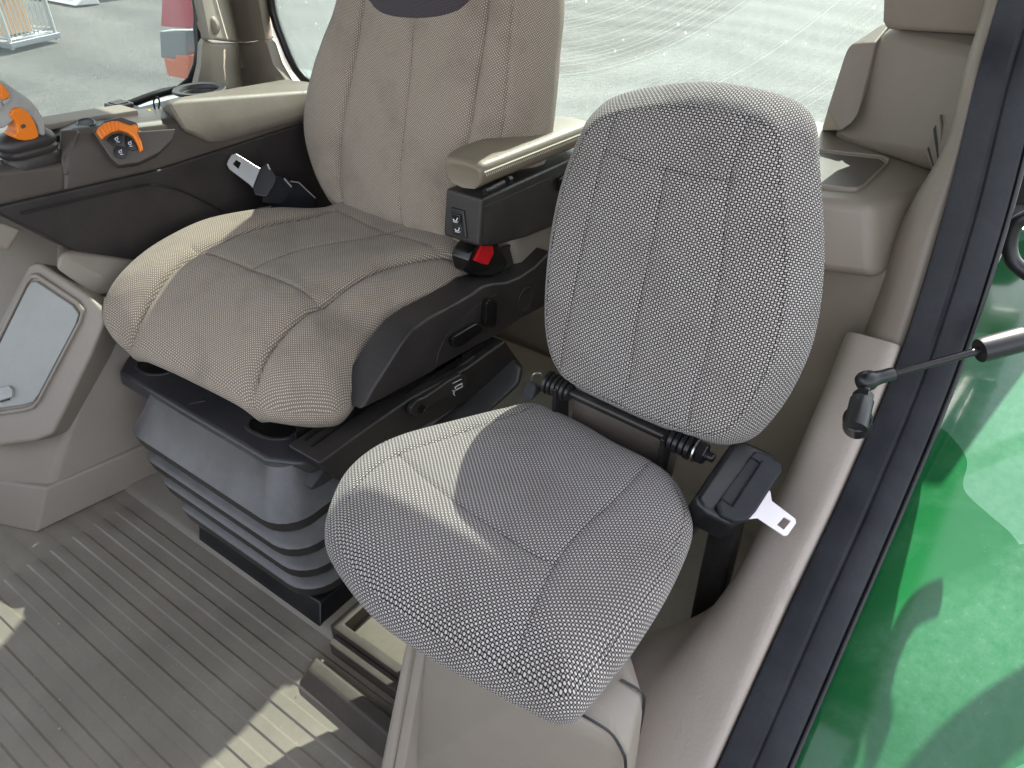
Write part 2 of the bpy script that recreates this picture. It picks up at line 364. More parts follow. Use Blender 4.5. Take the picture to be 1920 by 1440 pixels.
def glass_mat(name, wiped=None, amount=.3, tint=(.78, .83, .81)):
    """dusty cab glass: clear glass under a film of dirt; wiped = (centre, radius) of the swept arc in the pane's own plane"""
    k = NB(name); out = k.t.nodes["Material Output"]; k.t.nodes.remove(k.b)
    o = k.obj()
    st = k.n("ShaderNodeMapping"); st.inputs["Scale"].default_value = (60, 60, 5); k.l(o, st.inputs[0])
    n1 = k.noise(1, 5, .7, st.outputs[0]); n2 = k.noise(260, 3, .8); n3 = k.noise(4, 4, .6)
    vo = k.n("ShaderNodeTexVoronoi"); vo.inputs["Scale"].default_value = 42; k.l(o, vo.inputs[0])
    spot = k.math('MULTIPLY', k.math('SUBTRACT', .14, vo.outputs[0]), 14, clamp=True)
    keep = k.math('GREATER_THAN', k.noise(25, 1), .6); spot = k.math('MULTIPLY', spot, keep)
    dirt = k.math('ADD', k.math('MULTIPLY', k.ramp(n1, [(.4, (0, 0, 0)), (.75, (1, 1, 1))]), .35), k.math('MULTIPLY', n2, .5))
    dirt = k.math('MULTIPLY', k.math('ADD', dirt, k.math('MULTIPLY', n3, .5)), amount)
    if wiped:
        (cx, cz), rad = wiped; vm = k.n("ShaderNodeVectorMath", operation='DISTANCE'); mp = k.n("ShaderNodeMapping"); mp.inputs["Scale"].default_value = (1, 0, 1); k.l(o, mp.inputs[0])
        k.l(mp.outputs[0], vm.inputs[0]); vm.inputs[1].default_value = (cx, 0, cz); d = k.math('SUBTRACT', vm.outputs["Value"], rad)
        band = k.math('MULTIPLY', d, 45, clamp=True)
        edge = k.math('SUBTRACT', 1.0, k.math('MULTIPLY', k.math('ABSOLUTE', d), 45), clamp=True)
        rg = k.n("ShaderNodeTexNoise", noise_dimensions='1D'); k.l(k.math('MULTIPLY', vm.outputs["Value"], 60), rg.inputs["W"]); rg.inputs["Detail"].default_value = 4
        arc = k.math('MULTIPLY', k.ramp(rg.outputs[0], [(.5, (0, 0, 0)), (.8, (1, 1, 1))]), .95*amount)
        dirt = k.math('MULTIPLY', dirt, k.math('ADD', k.math('MULTIPLY', band, .86), .14))
        dirt = k.math('ADD', dirt, k.math('ADD', arc, k.math('MULTIPLY', edge, .6*amount)))
    dirt = k.math('ADD', dirt, k.math('MULTIPLY', spot, .55), clamp=True)
    tr = k.n("ShaderNodeBsdfTransparent"); tr.inputs[0].default_value = (*tint, 1)
    gl = k.n("ShaderNodeBsdfGlossy"); gl.inputs["Roughness"].default_value = .02
    fz = k.n("ShaderNodeFresnel"); fz.inputs[0].default_value = 1.5
    m1 = k.n("ShaderNodeMixShader"); k.l(k.math('MULTIPLY', fz.outputs[0], .6), m1.inputs[0]); k.l(tr.outputs[0], m1.inputs[1]); k.l(gl.outputs[0], m1.inputs[2])
    df = k.n("ShaderNodeBsdfDiffuse"); df.inputs[0].default_value = (.60, .64, .63, 1)
    tl = k.n("ShaderNodeBsdfTranslucent"); tl.inputs[0].default_value = (.42, .47, .47, 1)
    m2 = k.n("ShaderNodeMixShader"); m2.inputs[0].default_value = .5; k.l(df.outputs[0], m2.inputs[1]); k.l(tl.outputs[0], m2.inputs[2])
    m3 = k.n("ShaderNodeMixShader"); k.l(dirt, m3.inputs[0]); k.l(m1.outputs[0], m3.inputs[1]); k.l(m2.outputs[0], m3.inputs[2]); k.l(m3.outputs[0], out.inputs[0])
    return k.m

# rear window: pane with rounded lower left corner, black seal round it
YW = .9
RWc = [(-1.181, 0.9, 0.9039), (-1.196, 0.9, 0.7878), (-1.173, 0.9, 0.7074), (-1.143, 0.9, 0.6442), (-1.094, 0.9, 0.6002), (-0.9822, 0.9, 0.5817)]
seal_path = [(-1.02, YW, 1.62)]+RWc+[(-.6, YW, .60), (0, YW, .585), (.5, YW, .585), (.62, YW, .62), (.64, YW, .8), (.62, YW, 1.62)]
poly = [(-p[0], p[2]) for p in catmull(seal_path, 60, False)]
rw = empty("rear_window", (-.2, YW, .6), "wide dusty rear window with a wiper arc swept in the dirt", "window")
prism("pane", 'Y', poly, YW, YW+.004, glass_mat("rear_glass", ((-.33, 1.70), .985), .20), rw, 0)
tube("seal", catmull(seal_path, 90, False), .014, black, rw, 8)
settle(rw)
# right-hand side window
XW = -1.34
sw_path = [(XW, .80, 1.62), (-1.34, 0.7443, 0.8798), (-1.34, 0.7246, 0.7675), (-1.34, 0.7083, 0.6801), (-1.34, 0.6742, 0.6244), (-1.34, 0.6245, 0.5935), (-1.34, 0.5341, 0.5933), (-1.34, 0.3109, 0.5674), (-1.34, 0.1582, 0.5552), (XW, -.9, .40), (XW, -.9, 1.62)]
sw_c = catmull(sw_path, 80, False)
sw = empty("side_window", (XW, 0, .45), "large dusty right side window above the control console", "window")
prism("pane", 'X', [(p[1], p[2]) for p in sw_c], XW-.004, XW, glass_mat("side_glass", None, .2), sw, 0)
tube("seal", sw_c, .012, black, sw, 8)
settle(sw)

# unseen roof added to shade the cab, with its lining
rf = tag(hull("cab_shade_roof", [(x, y, z) for x in (-1.38, .84) for y in (-1.0, 1.05) for z in (1.66, 1.8)], taupe, None, .04), "unseen taupe roof panel added above both seats to shade the cab", "roof")
tag(hull("rear_wall", [(x, y, z) for x in (-1.36, .78) for y in (.86, .93) for z in (-.1, .57)], graypl, None, .01), "grey beige rear wall of the cab under the wide window behind both seats", "wall")
tag(hull("front_shade_wall", [(x, y, z) for x in (-1.36, .86) for y in (-1.3, -1.24) for z in (-.1, .5)], taupe_d, None, .01), "unseen dark taupe wall added at the cab front to cut low light", "wall")  # out of view, added to darken low light and floor bounce
# front corner posts, far from view but part of the cab
for x0, lab in ((-1.36, "black front post of the cab beside the right side window"), (.86, "black front post of the cab on the open door side")):
    tag(hull("cab_post", [(x0+a, -1.0+b, z) for a in (-.04, .04) for b in (-.04, .04) for z in (-.3, 1.66)], sealb, None, .01), lab, "post", "front posts of the cab")

# floor: plate plus ribbed rubber mat
tag(hull("floor", [(x, y, z) for x in (-1.3, .72) for y in (-1.2, .85) for z in (-.12, -.012)], taupe_d, None, .01), kind="structure")
matmat = plastic("mat_rubber", (124, 117, 107), .46, dust=.6, dustcol=(168, 160, 146), grain=700, gs=.35, dscale=5)
def mat_mesh():
    prof = []; y = -1.15; pitch = .0475; base = -.2957
    ys = []; k0 = math.ceil((y-base)/pitch)
    for i in range(k0, 3):
        c = base+i*pitch
        if c > -.235: break
        ys += [(c-.0245, .0), (c-.0215, .0033), (c-.0035, .0036), (c, .0006), (c+.0012, 0)]
    ys = [(y, 0)]+ys+[(-.22, 0), (-.212, .006), (-.205, .009), (.8, .009)]
    def zrow(x, side):  # side: 0 flat border, 1 ribbed
        return [(x, yy, zz*(side if yy < -.22 else 1)) for yy, zz in ys]
    xs = [(-1.2, 0), (-.515, 0), (-.505, 1)]+[(-.5+i*.1, 1) for i in range(1, 8)]+[(.352, 1), (.362, 0), (.68, 0)]
    return [zrow(a, b) for a, b in xs]
fm = grid("floor_mat", mat_mesh(), matmat, None, 25)
tag(fm, "grey ribbed rubber mat covering the cab floor", "floor mat")

gv = []; gf = []
for i in range(420):
    x, y = rng.uniform(-.5, .34), rng.uniform(-.75, -.2); q = rng.uniform(.0004, .0013)*(2.2 if rng.random() < .04 else 1); n0 = len(gv); z0 = .0036
    for dx, dy, dz in ((1, 0, 0), (-.5, .9, 0), (-.6, -.8, 0), (rng.uniform(-.3, .3), rng.uniform(-.3, .3), 1)): gv.append((x+dx*q, y+dy*q*rng.uniform(.6, 1.5), z0+dz*q))
    gf += [(n0, n0+1, n0+3), (n0+1, n0+2, n0+3), (n0+2, n0, n0+3)]
tag(pyd("floor_grit", gv, gf, plastic("grit", (176, 168, 152), .9, gs=0), None), "pale grit and crumbs scattered over the grey ribbed floor mat", "grit", None, "stuff")
# gas strut side: black flanged frame along the door opening
CV = [(.81, -.42, -.075), (.81, -.30, .03), (.81, -.123, .171), (.81, .072, .31), (.81, .265, .412), (0.8072, 0.41, 0.5673), (0.7922, 0.5, 0.7571), (0.7699, 0.56, 0.9298), (0.7605, 0.6, 1.026), (.745, .63, 1.3), (.735, .65, 1.66)]
CVs = catmull(CV, 140, False)
TN = np.gradient(CVs, axis=0); TN /= np.linalg.norm(TN, axis=1)[:, None]
NN = np.stack([np.zeros(len(TN)), -TN[:, 2], TN[:, 1]], 1); NN /= np.linalg.norm(NN, axis=1)[:, None]
def along(sec, i0=0, i1=None):
    i1 = i1 or len(CVs); rows = []
    for i in range(i0, i1):
        q = sec(i/(len(CVs)-1), i) if callable(sec) else sec
        rows.append([CVs[i]+np.array((dx, 0, 0))+NN[i]*dn for dx, dn in q])
    return rows
df = empty("door_frame", (.83, -.3, 0), "navy black painted door frame with a long groove beside the green fender", "door frame")
grid("inner_flange", along([(-.004, -.06), (-.001, -.004), (0, 0), (.004, .001), (.034, -.001), (.036, -.004), (.039, -.006)]), sealb, df, 35)
grid("outer_flange", along([(.039, -.0062), (.042, -.004), (.044, -.0035), (.072, -.008), (.076, -.011), (.077, -.016), (.077, -.07)]), sealb, df, 35)
tube("edge_seal", [CVs[i]+np.array((.081, 0, 0))+NN[i]*(-.02) for i in range(0, len(CVs), 2)], .004, black, df, 8)
lathe("door_switch", (0.8148, 0.52, 0.7248), (.8, -.6, .1), [(.009, -.004), (.009, .004), (.006, .005), (.005, .012), (.004, .02)], steel, df, 14)
lathe("switch_plunger", (0.8222, 0.515, 0.7276), (.8, -.6, .1), [(.0065, -.004), (.0065, .018)], black, df, 14)
settle(df)

# pale sill trim that runs down inside the door frame
def sill_sec(t, i):
    y = CVs[i][1]; k = float(sstep(np.array(y), -.12, .12))
    deep = [(-.0005, -.025), (-.006, .001), (-.018, .006), (-.026, .004), (-.05, -.004), (-.072, -.014), (-.086, -.032), (-.094, -.06), (-.10, -.12), (-.105, -.2), (-.11, -.3)]
    shal = [(-.0005, -.025), (-.006, .001), (-.018, .004), (-.026, .003), (-.05, -.002), (-.075, -.008), (-.10, -.016), (-.125, -.028), (-.15, -.045), (-.20, -.085), (-.24, -.14)]
    return [(a[0]*(1-k)+b[0]*k, a[1]*(1-k)+b[1]*k) for a, b in zip(shal, deep)]
iend = int(np.argmin(abs(CVs[:, 1]-.415)))
rows = along(sill_sec, 0, iend)
tp = rows[-1]; cz = np.mean([p for p in tp[:7]], axis=0)
rows.append([np.array(p)+TN[iend]*.008-NN[iend]*.004 for p in tp]); rows.append([np.array(p)+TN[iend]*.011-NN[iend]*.03 for p in tp])
rows = [[tuple(q) for q in catmull(r, 40, False)] for r in rows]
sillm = plastic("sill_plastic", (157, 146, 137), .52, grain=200, gs=1.0, dust=.34, dustcol=(176, 166, 152))
st = empty("sill_trim", (.77, -.3, 0), "pale grained sill trim running down between the small seat and the door frame", "trim")
grid("moulding", rows, sillm, st, 50)
lathe("stud_hole", (0.803, 0.2016, 0.5655), tuple(NN[int(np.argmin(abs(CVs[:, 1]-.27)))]), [(.019, -.03), (.019, .002), (.0165, .003), (.015, .0005), (.0148, -.03)], darkmet, st, 24)
settle(st)

# green rear fender outside the door
def paint():
    k = NB("green_paint"); d = k.noise(3.2, 6, .62, dist=.6); f = k.noise(60, 4, .7); s = k.noise(420, 2, .6)
    du = k.math('MULTIPLY', k.ramp(d, [(.46, (0, 0, 0)), (.62, (1, 1, 1))]), k.ramp(f, [(.3, (.25, .25, .25)), (.7, (1, 1, 1))]))
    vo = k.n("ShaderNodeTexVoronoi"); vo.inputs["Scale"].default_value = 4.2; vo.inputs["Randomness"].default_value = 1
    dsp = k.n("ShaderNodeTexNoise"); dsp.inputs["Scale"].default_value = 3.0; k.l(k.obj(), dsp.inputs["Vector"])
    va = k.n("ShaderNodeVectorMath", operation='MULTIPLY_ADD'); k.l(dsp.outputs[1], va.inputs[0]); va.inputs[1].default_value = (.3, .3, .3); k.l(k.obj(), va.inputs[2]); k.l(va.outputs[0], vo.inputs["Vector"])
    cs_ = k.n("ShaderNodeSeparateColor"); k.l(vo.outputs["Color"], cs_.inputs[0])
    film = k.math('MULTIPLY', k.ramp(cs_.outputs[0], [(.5, (0, 0, 0)), (.58, (1, 1, 1))]), k.ramp(f, [(.2, (.55, .55, .55)), (.8, (1, 1, 1))]))  # mint cells: sharp-edged sky reflections painted into the base colour
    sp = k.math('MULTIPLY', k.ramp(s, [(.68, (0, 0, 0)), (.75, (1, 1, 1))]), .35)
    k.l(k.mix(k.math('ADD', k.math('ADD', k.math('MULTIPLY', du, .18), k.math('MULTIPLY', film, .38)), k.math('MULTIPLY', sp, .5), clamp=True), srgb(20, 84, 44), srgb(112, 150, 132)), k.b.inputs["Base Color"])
    k.l(k.math('ADD', k.math('MULTIPLY', du, .16), .13), k.b.inputs["Roughness"]); k.b.inputs["Coat Weight"].default_value = .6; k.b.inputs["Coat Roughness"].default_value = .06
    k.bump(k.noise(3, 2), .25, .02); return k.m
fe = empty("rear_fender", (1.1, .2, .2), "glossy green rear fender with dust and painted mint reflections beside the door frame", "fender")
fcv = catmull([(-.6, -.40), (-.42, -.155), (-.30, -.04), (-.123, .105), (.072, .245), (.265, .345), (.42, .43), (.62, .53), (.85, .62), (1.1, .66), (1.3, .62), (1.5, .42)], 90, False)
rows = []
for y, z in fcv:
    rows.append([(.868, y, z-.03), (.872, y, z), (.90, y, z+.006), (1.0, y, z+.012), (1.15, y, z+.014), (1.35, y, z+.008), (1.48, y, z-.005), (1.52, y, z-.03), (1.53, y, z-.12)])
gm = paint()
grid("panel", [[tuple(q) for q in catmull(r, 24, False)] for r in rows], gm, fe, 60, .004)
settle(fe)

# ================================================================== small folding seat nearest the door
FR['inb']=((0.47, 0.165, 0.46),(1.0, 0.0, 0.0),(0.0, 0.24192, 0.9703))
FR['inc']=((0.45, 0.0, 0.4),(1.0, 0.0, 0.0),(-0.0, 0.99863, -0.05234))
ins = empty("instructor_seat", (.47, .0, .0), "small tip-up seat in black and white checked weave nearest the door", "seat")
ob = [(-0.1208, 0.0177), (-0.1467, 0.0455), (-0.1654, 0.0967), (-0.1767, 0.1762), (-0.1795, 0.2631), (-0.1723, 0.3314), (-0.1581, 0.3835), (-0.1482, 0.4077), (-0.1243, 0.4283), (-0.0691, 0.4482), (-0.0024, 0.4622), (0.0592, 0.4638), (0.1016, 0.46), (0.123, 0.4529), (0.134, 0.4368), (0.1483, 0.3974), (0.1702, 0.3392), (0.188, 0.2856), (0.2015, 0.2215), (0.2054, 0.1636), (0.1973, 0.0986), (0.181, 0.0462), (0.1679, 0.0237), (0.148, 0.0117), (0.106, 0.0033), (0.0326, 0.0003), (-0.0522, 0.0044), (-0.0948, 0.0097)]
sL = [(-0.1059, 0.438), (-0.1104, 0.3823), (-0.1121, 0.3359), (-0.1148, 0.2702), (-0.116, 0.1844), (-0.1179, 0.121), (-0.1197, 0.0644), (-0.1193, 0.0261)]
sR = [(0.0867, 0.4635), (0.0866, 0.3826), (0.0956, 0.3211), (0.1042, 0.2779), (0.1107, 0.2148), (0.1169, 0.1453), (0.114, 0.0753), (0.1153, 0.0127)]
sC = [(-0.0076, 0.3758), (-0.0022, 0.3131), (-0.0007, 0.2467), (0.0021, 0.1526), (0.0076, 0.058), (-0.002, 0.0075)]
sX = [(-0.1104, 0.3823), (-0.0653, 0.3771), (-0.0076, 0.3758), (0.0439, 0.3759), (0.0875, 0.3792)]
cb = ((0.0203, 0.2394))
ib = Cushion('inb', ob, cb, lambda u, v, d, t: .022*(1-np.exp(-d/.06))+.0035*(1-np.exp(-d/.006)), [(.0015, .0005), (.004, .003), (.011, .012), (.019, .023), (.0265, .036), (.0315, .049), (.033, .06), (.030, .070), (.018, .079), (-.03, .083)], [(sL, .0028), (sR, .0028), (sC, .0024), (sX, .0026)], gw=.004)
bo = ib.build("backrest", fab_i, ins)
for q in (sL, sR, sC, sX): ib.stitches("seam", q, thread, bo, L=.004, gap=.0035)
ib.stitches("seam", [tuple(p) for p in (ib.O[:, :2]-ib.c)*.988+ib.c], thread, bo, L=.005, gap=.003)
oc = [(-0.1519, 0.1638), (-0.1859, 0.115), (-0.2282, 0.0356), (-0.2664, -0.0422), (-0.2793, -0.097), (-0.2746, -0.1597), (-0.2429, -0.2209), (-0.2043, -0.2605), (-0.1465, -0.2846), (-0.0677, -0.3032), (0.0042, -0.3049), (0.0695, -0.3007), (0.1269, -0.2943), (0.1695, -0.2894), (0.1934, -0.2862), (0.2089, -0.2787), (0.2142, -0.2621), (0.2181, -0.2142), (0.2218, -0.1484), (0.2175, -0.0673), (0.2019, 0.0293), (0.1851, 0.0731), (0.1406, 0.123), (0.0935, 0.1477), (0.0162, 0.1544), (-0.0649, 0.1672)]
kL = [(-0.1358, 0.1408), (-0.1412, 0.1056), (-0.1664, 0.0305), (-0.1891, -0.0376), (-0.2181, -0.1095), (-0.2255, -0.1681), (-0.214, -0.2279)]
kR = [(0.0915, 0.1461), (0.0999, 0.0745), (0.101, -0.0079), (0.0979, -0.0661), (0.0996, -0.1168), (0.1031, -0.1508), (0.1149, -0.1991), (0.1279, -0.2524), (0.1447, -0.2974)]
kX = [(-0.2174, -0.109), (-0.1542, -0.1273), (-0.0785, -0.1426), (0.0073, -0.1533), (0.0743, -0.1589), (0.1041, -0.1524)]
cc = ((0.0235, -0.138))
ic = Cushion('inc', oc, cc, lambda u, v, d, t: .02*(1-np.exp(-d/.05))+.010*(1-np.exp(-d/.012))-.010*sstep(-v, .17, .36)-.016*sstep(-v, .08, .24)*np.exp(-d/.03), [(.004, .002), (.009, .007), (.012, .015), (.013, .026), (.010, .038), (.002, .050), (-.03, .060)], [(kL, .0026), (kR, .0026), (kX, .0024)], gw=.004)
co = ic.build("cushion", fab_i, ins)
for q in (kL, kR, kX): ic.stitches("seam", q, thread, co, L=.004, gap=.0035)
ic.stitches("seam", [(0.1446, 0.1148), (0.1816, 0.0733), (0.1995, 0.0274), (0.2144, -0.0673), (0.218, -0.1471), (0.2147, -0.2148), (0.2117, -0.2604)], thread, co, L=.005, gap=.003)
ic.stitches("seam", [(-0.1498, 0.1526), (-0.18, 0.1071), (-0.2222, 0.0284), (-0.2589, -0.0476), (-0.27, -0.1004)], thread, co, L=.005, gap=.003)
# hinge: shaft, collars, bolt, brackets and the panel behind
hL, hR = np.array((0.3371, 0.17, 0.4455)), np.array((0.5965, 0.17, 0.4321)); ax = (hR-hL)/np.linalg.norm(hR-hL)
tube("hinge_shaft", [hL-ax*.02, hR+ax*.012], .0085, darkmet, ins, 14)
def collar(c, r, wd, mt): lathe("collar", c-ax*wd/2, ax, [(r*.9, 0), (r, wd*.12), (r, wd*.88), (r*.9, wd)], mt, ins, 22)
for i in range(6): collar(hL+ax*(-.012+i*.0085), (.021, .02, .019, .018, .019, .016)[i], .007, (black, darkmet)[i % 2])
for i in range(4): collar(hR+ax*(-.036+i*.010), (.016, .019, .018, .02)[i], .0085, (black, darkmet)[i % 2])
lathe("washer", hR+ax*.004, ax, [(.0205, 0), (.0205, .0025)], steel, ins, 24)
lathe("hex_nut", hR+ax*.008, ax, [(.0165, 0), (.0175, .001), (.0175, .012), (.016, .0135)], darkmet, ins, 6, 25)
lathe("bolt_end", hR+ax*.020, ax, [(.010, 0), (.010, .004), (.0075, .005), (.0075, .013), (.006, .015)], darkmet, ins, 16)
for c in (hL+ax*.012, hR-ax*.045):
    M = c; hull("hinge_bracket", [(M[0]+a, y, z) for a in (-.004, .004) for y, z in ((.15, M[2]+.008), (.19, M[2]+.008), (.15, M[2]-.13), (.20, M[2]-.13))], darkmet, ins, .002)
tube("spring_hook", [hL-ax*.03+np.array((0, .0, .006)), hL-ax*.026+np.array((0, -.004, .014)), hL-ax*.036+np.array((0, -.01, .012)), hL-ax*.042+np.array((0, -.012, -.004))], .0018, steel, ins, 6, 20)
hull("hinge_strap", [hL+np.array(p) for p in ((-.055, -.03, -.03), (-.025, -.035, -.028), (-.025, -.02, .0), (-.05, -.012, .002), (-.05, .02, -.03), (-.03, .02, -.03))], webm, ins, .006)
hull("back_plate", [(x, y, z) for x in (hL[0]+.03, hR[0]-.03) for y, z in ((.188, hL[2]-.012), (.192, hL[2]-.012), (.17, hL[2]-.12), (.176, hL[2]-.12))], taupe_d, ins, .003)
hull("seat_pan", [(x, y, z) for x in (.28, .64) for y, z in ((-.2, .335), (.14, .345), (-.18, .30), (.16, .30))], darkmet, ins, .01)
settle(ins)

# ================================================================== belt retractor of the small seat
FR['ret']=((0.6753, 0.1423, 0.425),(0.95073, 0.0, -0.31002),(0.06873, 0.97512, 0.21077))
rt = empty("belt_retractor", (0.6365, 0.2843, 0.3), "black seat belt retractor box with a bare metal latch plate by the sill", "seat belt")
q = [(-0.0301, -0.0572), (-0.0293, 0.0787), (0.0226, 0.0888), (0.0317, 0.0599), (0.0332, -0.0616), (0.0117, -0.0668)]
prism("housing", 'ret', [(-0.0316, -0.0609), (-0.0128, -0.0701), (0.0327, -0.0609), (0.0442, -0.0369), (0.0358, 0.0575), (0.0272, 0.0907), (-0.0264, 0.0788), (-0.0378, 0.0732)], -.06, 0, black, rt, .010, 4)
guide_o = [(-0.0009, -0.0534), (-0.0017, -0.0428), (0.0168, -0.0429), (0.0127, 0.0519), (-0.0032, 0.0496), (-0.0029, 0.0626), (0.0125, 0.0692), (0.0393, 0.0719), (0.0464, 0.0588), (0.0464, 0.0312), (0.0484, -0.0251), (0.0461, -0.0465), (0.0327, -0.0609), (0.0123, -0.0663)]
prism("belt_guide", 'ret', guide_o, .001, .014, sealb, rt, .004, 3)
prism("webbing", 'ret', [(-0.0014, -0.0401), (-0.0019, 0.0509), (0.0258, 0.0519), (0.0216, -0.0418)], .001, .009, webm, rt, .003)
prism("slot", 'ret', [(0.0213, -0.0444), (0.0267, 0.0502), (0.0331, 0.0488), (0.0287, -0.0445)], .0, .0025, blackg, rt, .0006)
prism("roller", 'ret', [(0.0269, 0.0165), (0.0288, 0.0497), (0.0326, 0.0496), (0.0316, 0.0162)], .002, .011, steel, rt, .001)
prism("stop_button", 'ret', [(0.0243, -0.0083), (0.0255, 0.0141), (0.0311, 0.0122), (0.0305, -0.0095)], .002, .012, black, rt, .001)
lp = [(0.0436, -0.0262), (0.0474, -0.0296), (0.0567, -0.0188), (0.1003, -0.0169), (0.1041, -0.0124), (0.1046, 0.0138), (0.1008, 0.0194), (0.0595, 0.0207), (0.0495, 0.0339), (0.0473, 0.033)]
prism("latch_plate", 'ret', lp, -.012, -.009, galv, rt, .0006, 1, holes=[[(0.0841, -0.0083), (0.0859, 0.0103), (0.0964, 0.0108), (0.095, -0.0085)]])
hull("mount_bracket", [(x, y, z) for x in (.655, .70) for y in (.13, .17) for z in (.1, .37)], darkmet, rt, .006)
settle(rt)

# ================================================================== plastic pedestal under the small seat
pd = empty("seat_pedestal", (.53, -.2, 0), "pale beige plastic pedestal box under the small tip-up seat", "pedestal")
a0, a1 = np.array((0.376, -0.252, 0.26)), np.array((0.39, -0.3376, 0.03))
b0, b1 = np.array((0.6383, -0.2252, 0.26)), np.array((0.6953, -0.2027, 0.15))
tl = [a0+np.array((.02, 0, 0)), b0]
hull("front_shell", [(0.4088, -0.2506, 0.26), (0.4027, -0.332, 0.02), (0.5694, -0.262, 0.27), (0.5363, -0.2841, 0.02), (0.3829, -0.2252, 0.28), (0.6371, -0.2243, 0.27), (0.6906, -0.2097, 0.25), (0.7116, -0.2108, 0.22), (0.7245, -0.2132, 0.1), (0.718, -0.1958, 0), (.42, .1, .27), (.57, .0, .26), (.42, .1, 0), (.60, .05, 0)], graypl, pd, .009, 4)
hull("side_rail", [(0.3784, -0.2636, 0.262), (0.3869, -0.2601, 0.265), (0.3686, -0.3074, 0.1), (0.3734, -0.3431, 0.02), (0.3875, -0.3327, 0.02), (0.3789, -0.3063, 0.12), (.40, .1, .26), (.37, .1, .26), (.37, .1, 0), (.40, .1, 0), (0.4068, -0.4137, -0.02), (0.4211, -0.4032, -0.02)], graypl, pd, .004, 3)
hull("side_channel", [(0.3887, -0.2551, 0.255), (0.4018, -0.2489, 0.255), (0.3873, -0.3295, 0.015), (0.3974, -0.3221, 0.015), (.405, .1, .25), (.43, .1, .25), (.405, .1, 0), (.43, .1, 0), (0.4237, -0.4013, -0.02), (0.436, -0.3922, -0.02)], graypl, pd, .003, 3)
hull("corner_cover", [(0.6367, -0.2138, 0.262), (0.6874, -0.2036, 0.246), (0.7127, -0.2056, 0.22), (0.7269, -0.2115, 0.1), (0.6615, -0.1394, 0.26), (0.6906, -0.1331, 0.25), (0.6978, -0.1369, 0.225), (0.702, -0.1547, 0.1), (0.72, -0.1754, 0), (.58, -.05, .25), (.60, -.02, .20), (.66, -.05, .0), (.58, -.02, 0)], graypl, pd, .006, 3)
tube("joint", [(0.6378, -0.2213, 0.268), (0.6625, -0.2154, 0.262), (0.6887, -0.2108, 0.252), (0.7065, -0.2122, 0.232), (0.7154, -0.2153, 0.215), (0.7227, -0.2151, 0.13)], .0022, black, pd, 6, 24)
tube("joint", [(0.661, -0.1404, 0.262), (0.691, -0.1344, 0.252), (0.6991, -0.1383, 0.228), (0.7012, -0.1467, 0.165), (0.7008, -0.1557, 0.1)], .0022, black, pd, 6, 24)
settle(pd)

# storage tray and stepped block in the mat beside the pedestal
tr = empty("floor_tray", (.25, -.15, 0), "dark brown storage tray sunk into the floor between mat and pedestal", "tray")
tray = plastic("tray_plastic", (60, 53, 48), .5, dust=.2)
tz = .045
A, B = np.array((0.1227, -0.2179, 0.045)), np.array((0.2988, -0.2181, 0.045)); dX = (B-A)/np.linalg.norm(B-A); dY = np.array((-dX[1], dX[0], 0))
ob_ = (A, dX, dY)
FR['tray'] = (tuple(A), tuple(dX), tuple(dY))
ln = float(np.linalg.norm(B-A))
prism("rim", 'tray', [(0, 0), (ln+.05, 0), (ln+.05, .30), (0, .30)], -.04, 0, tray, tr, .003, 2, holes=[[(.02, .018), (ln+.04, .018), (ln+.04, .285), (.02, .285)]])
prism("tray_floor", 'tray', [(.01, .01), (ln+.045, .01), (ln+.045, .29), (.01, .29)], -.055, -.040, tray, tr, .001)
hull("divider", [at('tray', x, y, z) for x, y, z in ((.02, .10, -.04), (.02, .16, -.04), (ln+.04, .10, -.04), (ln+.04, .16, -.04), (.03, .125, -.012), (.03, .15, -.012), (ln+.03, .125, -.012), (ln+.03, .15, -.012))], tray, tr, .004)
prism("lower_ledge", 'tray', [(.02, -.022), (ln+.05, -.022), (ln+.05, -.001), (.012, -.001)], -.043, -.012, tray, tr, .003)
hull("step_block", [at('tray', x, y, z) for x, y, z in ((-.0, -.045, -.042), (.02, -.10, -.042), (ln+.06, -.048, -.042), (ln+.06, -.11, -.042), (.022, -.055, -.012), (.03, -.078, -.012), (ln+.06, -.06, -.012), (ln+.06, -.085, -.012))], tray, tr, .005)
settle(tr)

# ================================================================== operator's seat
FR['opc']=((-0.3, 0.15, 0.44),(1.0, 0.0, 0.0),(0.0, 1.0, 0.0))
FR['opb']=((-0.33, 0.47, 0.5),(1.0, 0.0, 0.0),(0.0, 0.25882, 0.96593))
os_ = empty("operator_seat", (-.25, .15, 0), "large taupe cloth operator's seat with armrest on a rubber bellows suspension", "seat")
def oq(p): return (p[0]+.30, p[1]-.15, p[2]-.44)
oo = [(-0.5251, 0.4236, 0.47), (-0.5675, 0.3314, 0.49), (-0.596, 0.2481, 0.5), (-0.6234, 0.1665, 0.5), (-0.6232, 0.0829, 0.495), (-0.6129, -0.0018, 0.483), (-0.5953, -0.0768, 0.46), (-0.5786, -0.1184, 0.43), (-0.5457, -0.1375, 0.405), (-0.4749, -0.1419, 0.39), (-0.3342, -0.1293, 0.385), (-0.2012, -0.1195, 0.38), (-0.1244, -0.1099, 0.37), (-0.0704, -0.0836, 0.36), (-0.0268, -0.0479, 0.353), (-0.0084, -0.0061, 0.353), (-0.045, 0.0972, 0.3679), (-0.05, 0.1868, 0.4073), (-0.055, 0.2829, 0.4356), (-0.06, 0.411, 0.4495), (-0.09, 0.4672, 0.4664), (-.12, .52, .47), (-.3, .54, .47), (-.48, .53, .47)]
oo = [oq(p) for p in oo]
qL = [(-0.4747, 0.4138), (-0.4843, 0.3251), (-0.4981, 0.2139), (-0.5027, 0.1035), (-0.4958, 0.0049), (-0.4799, -0.0802), (-0.4678, -0.1387), (-0.4745, -0.162)]
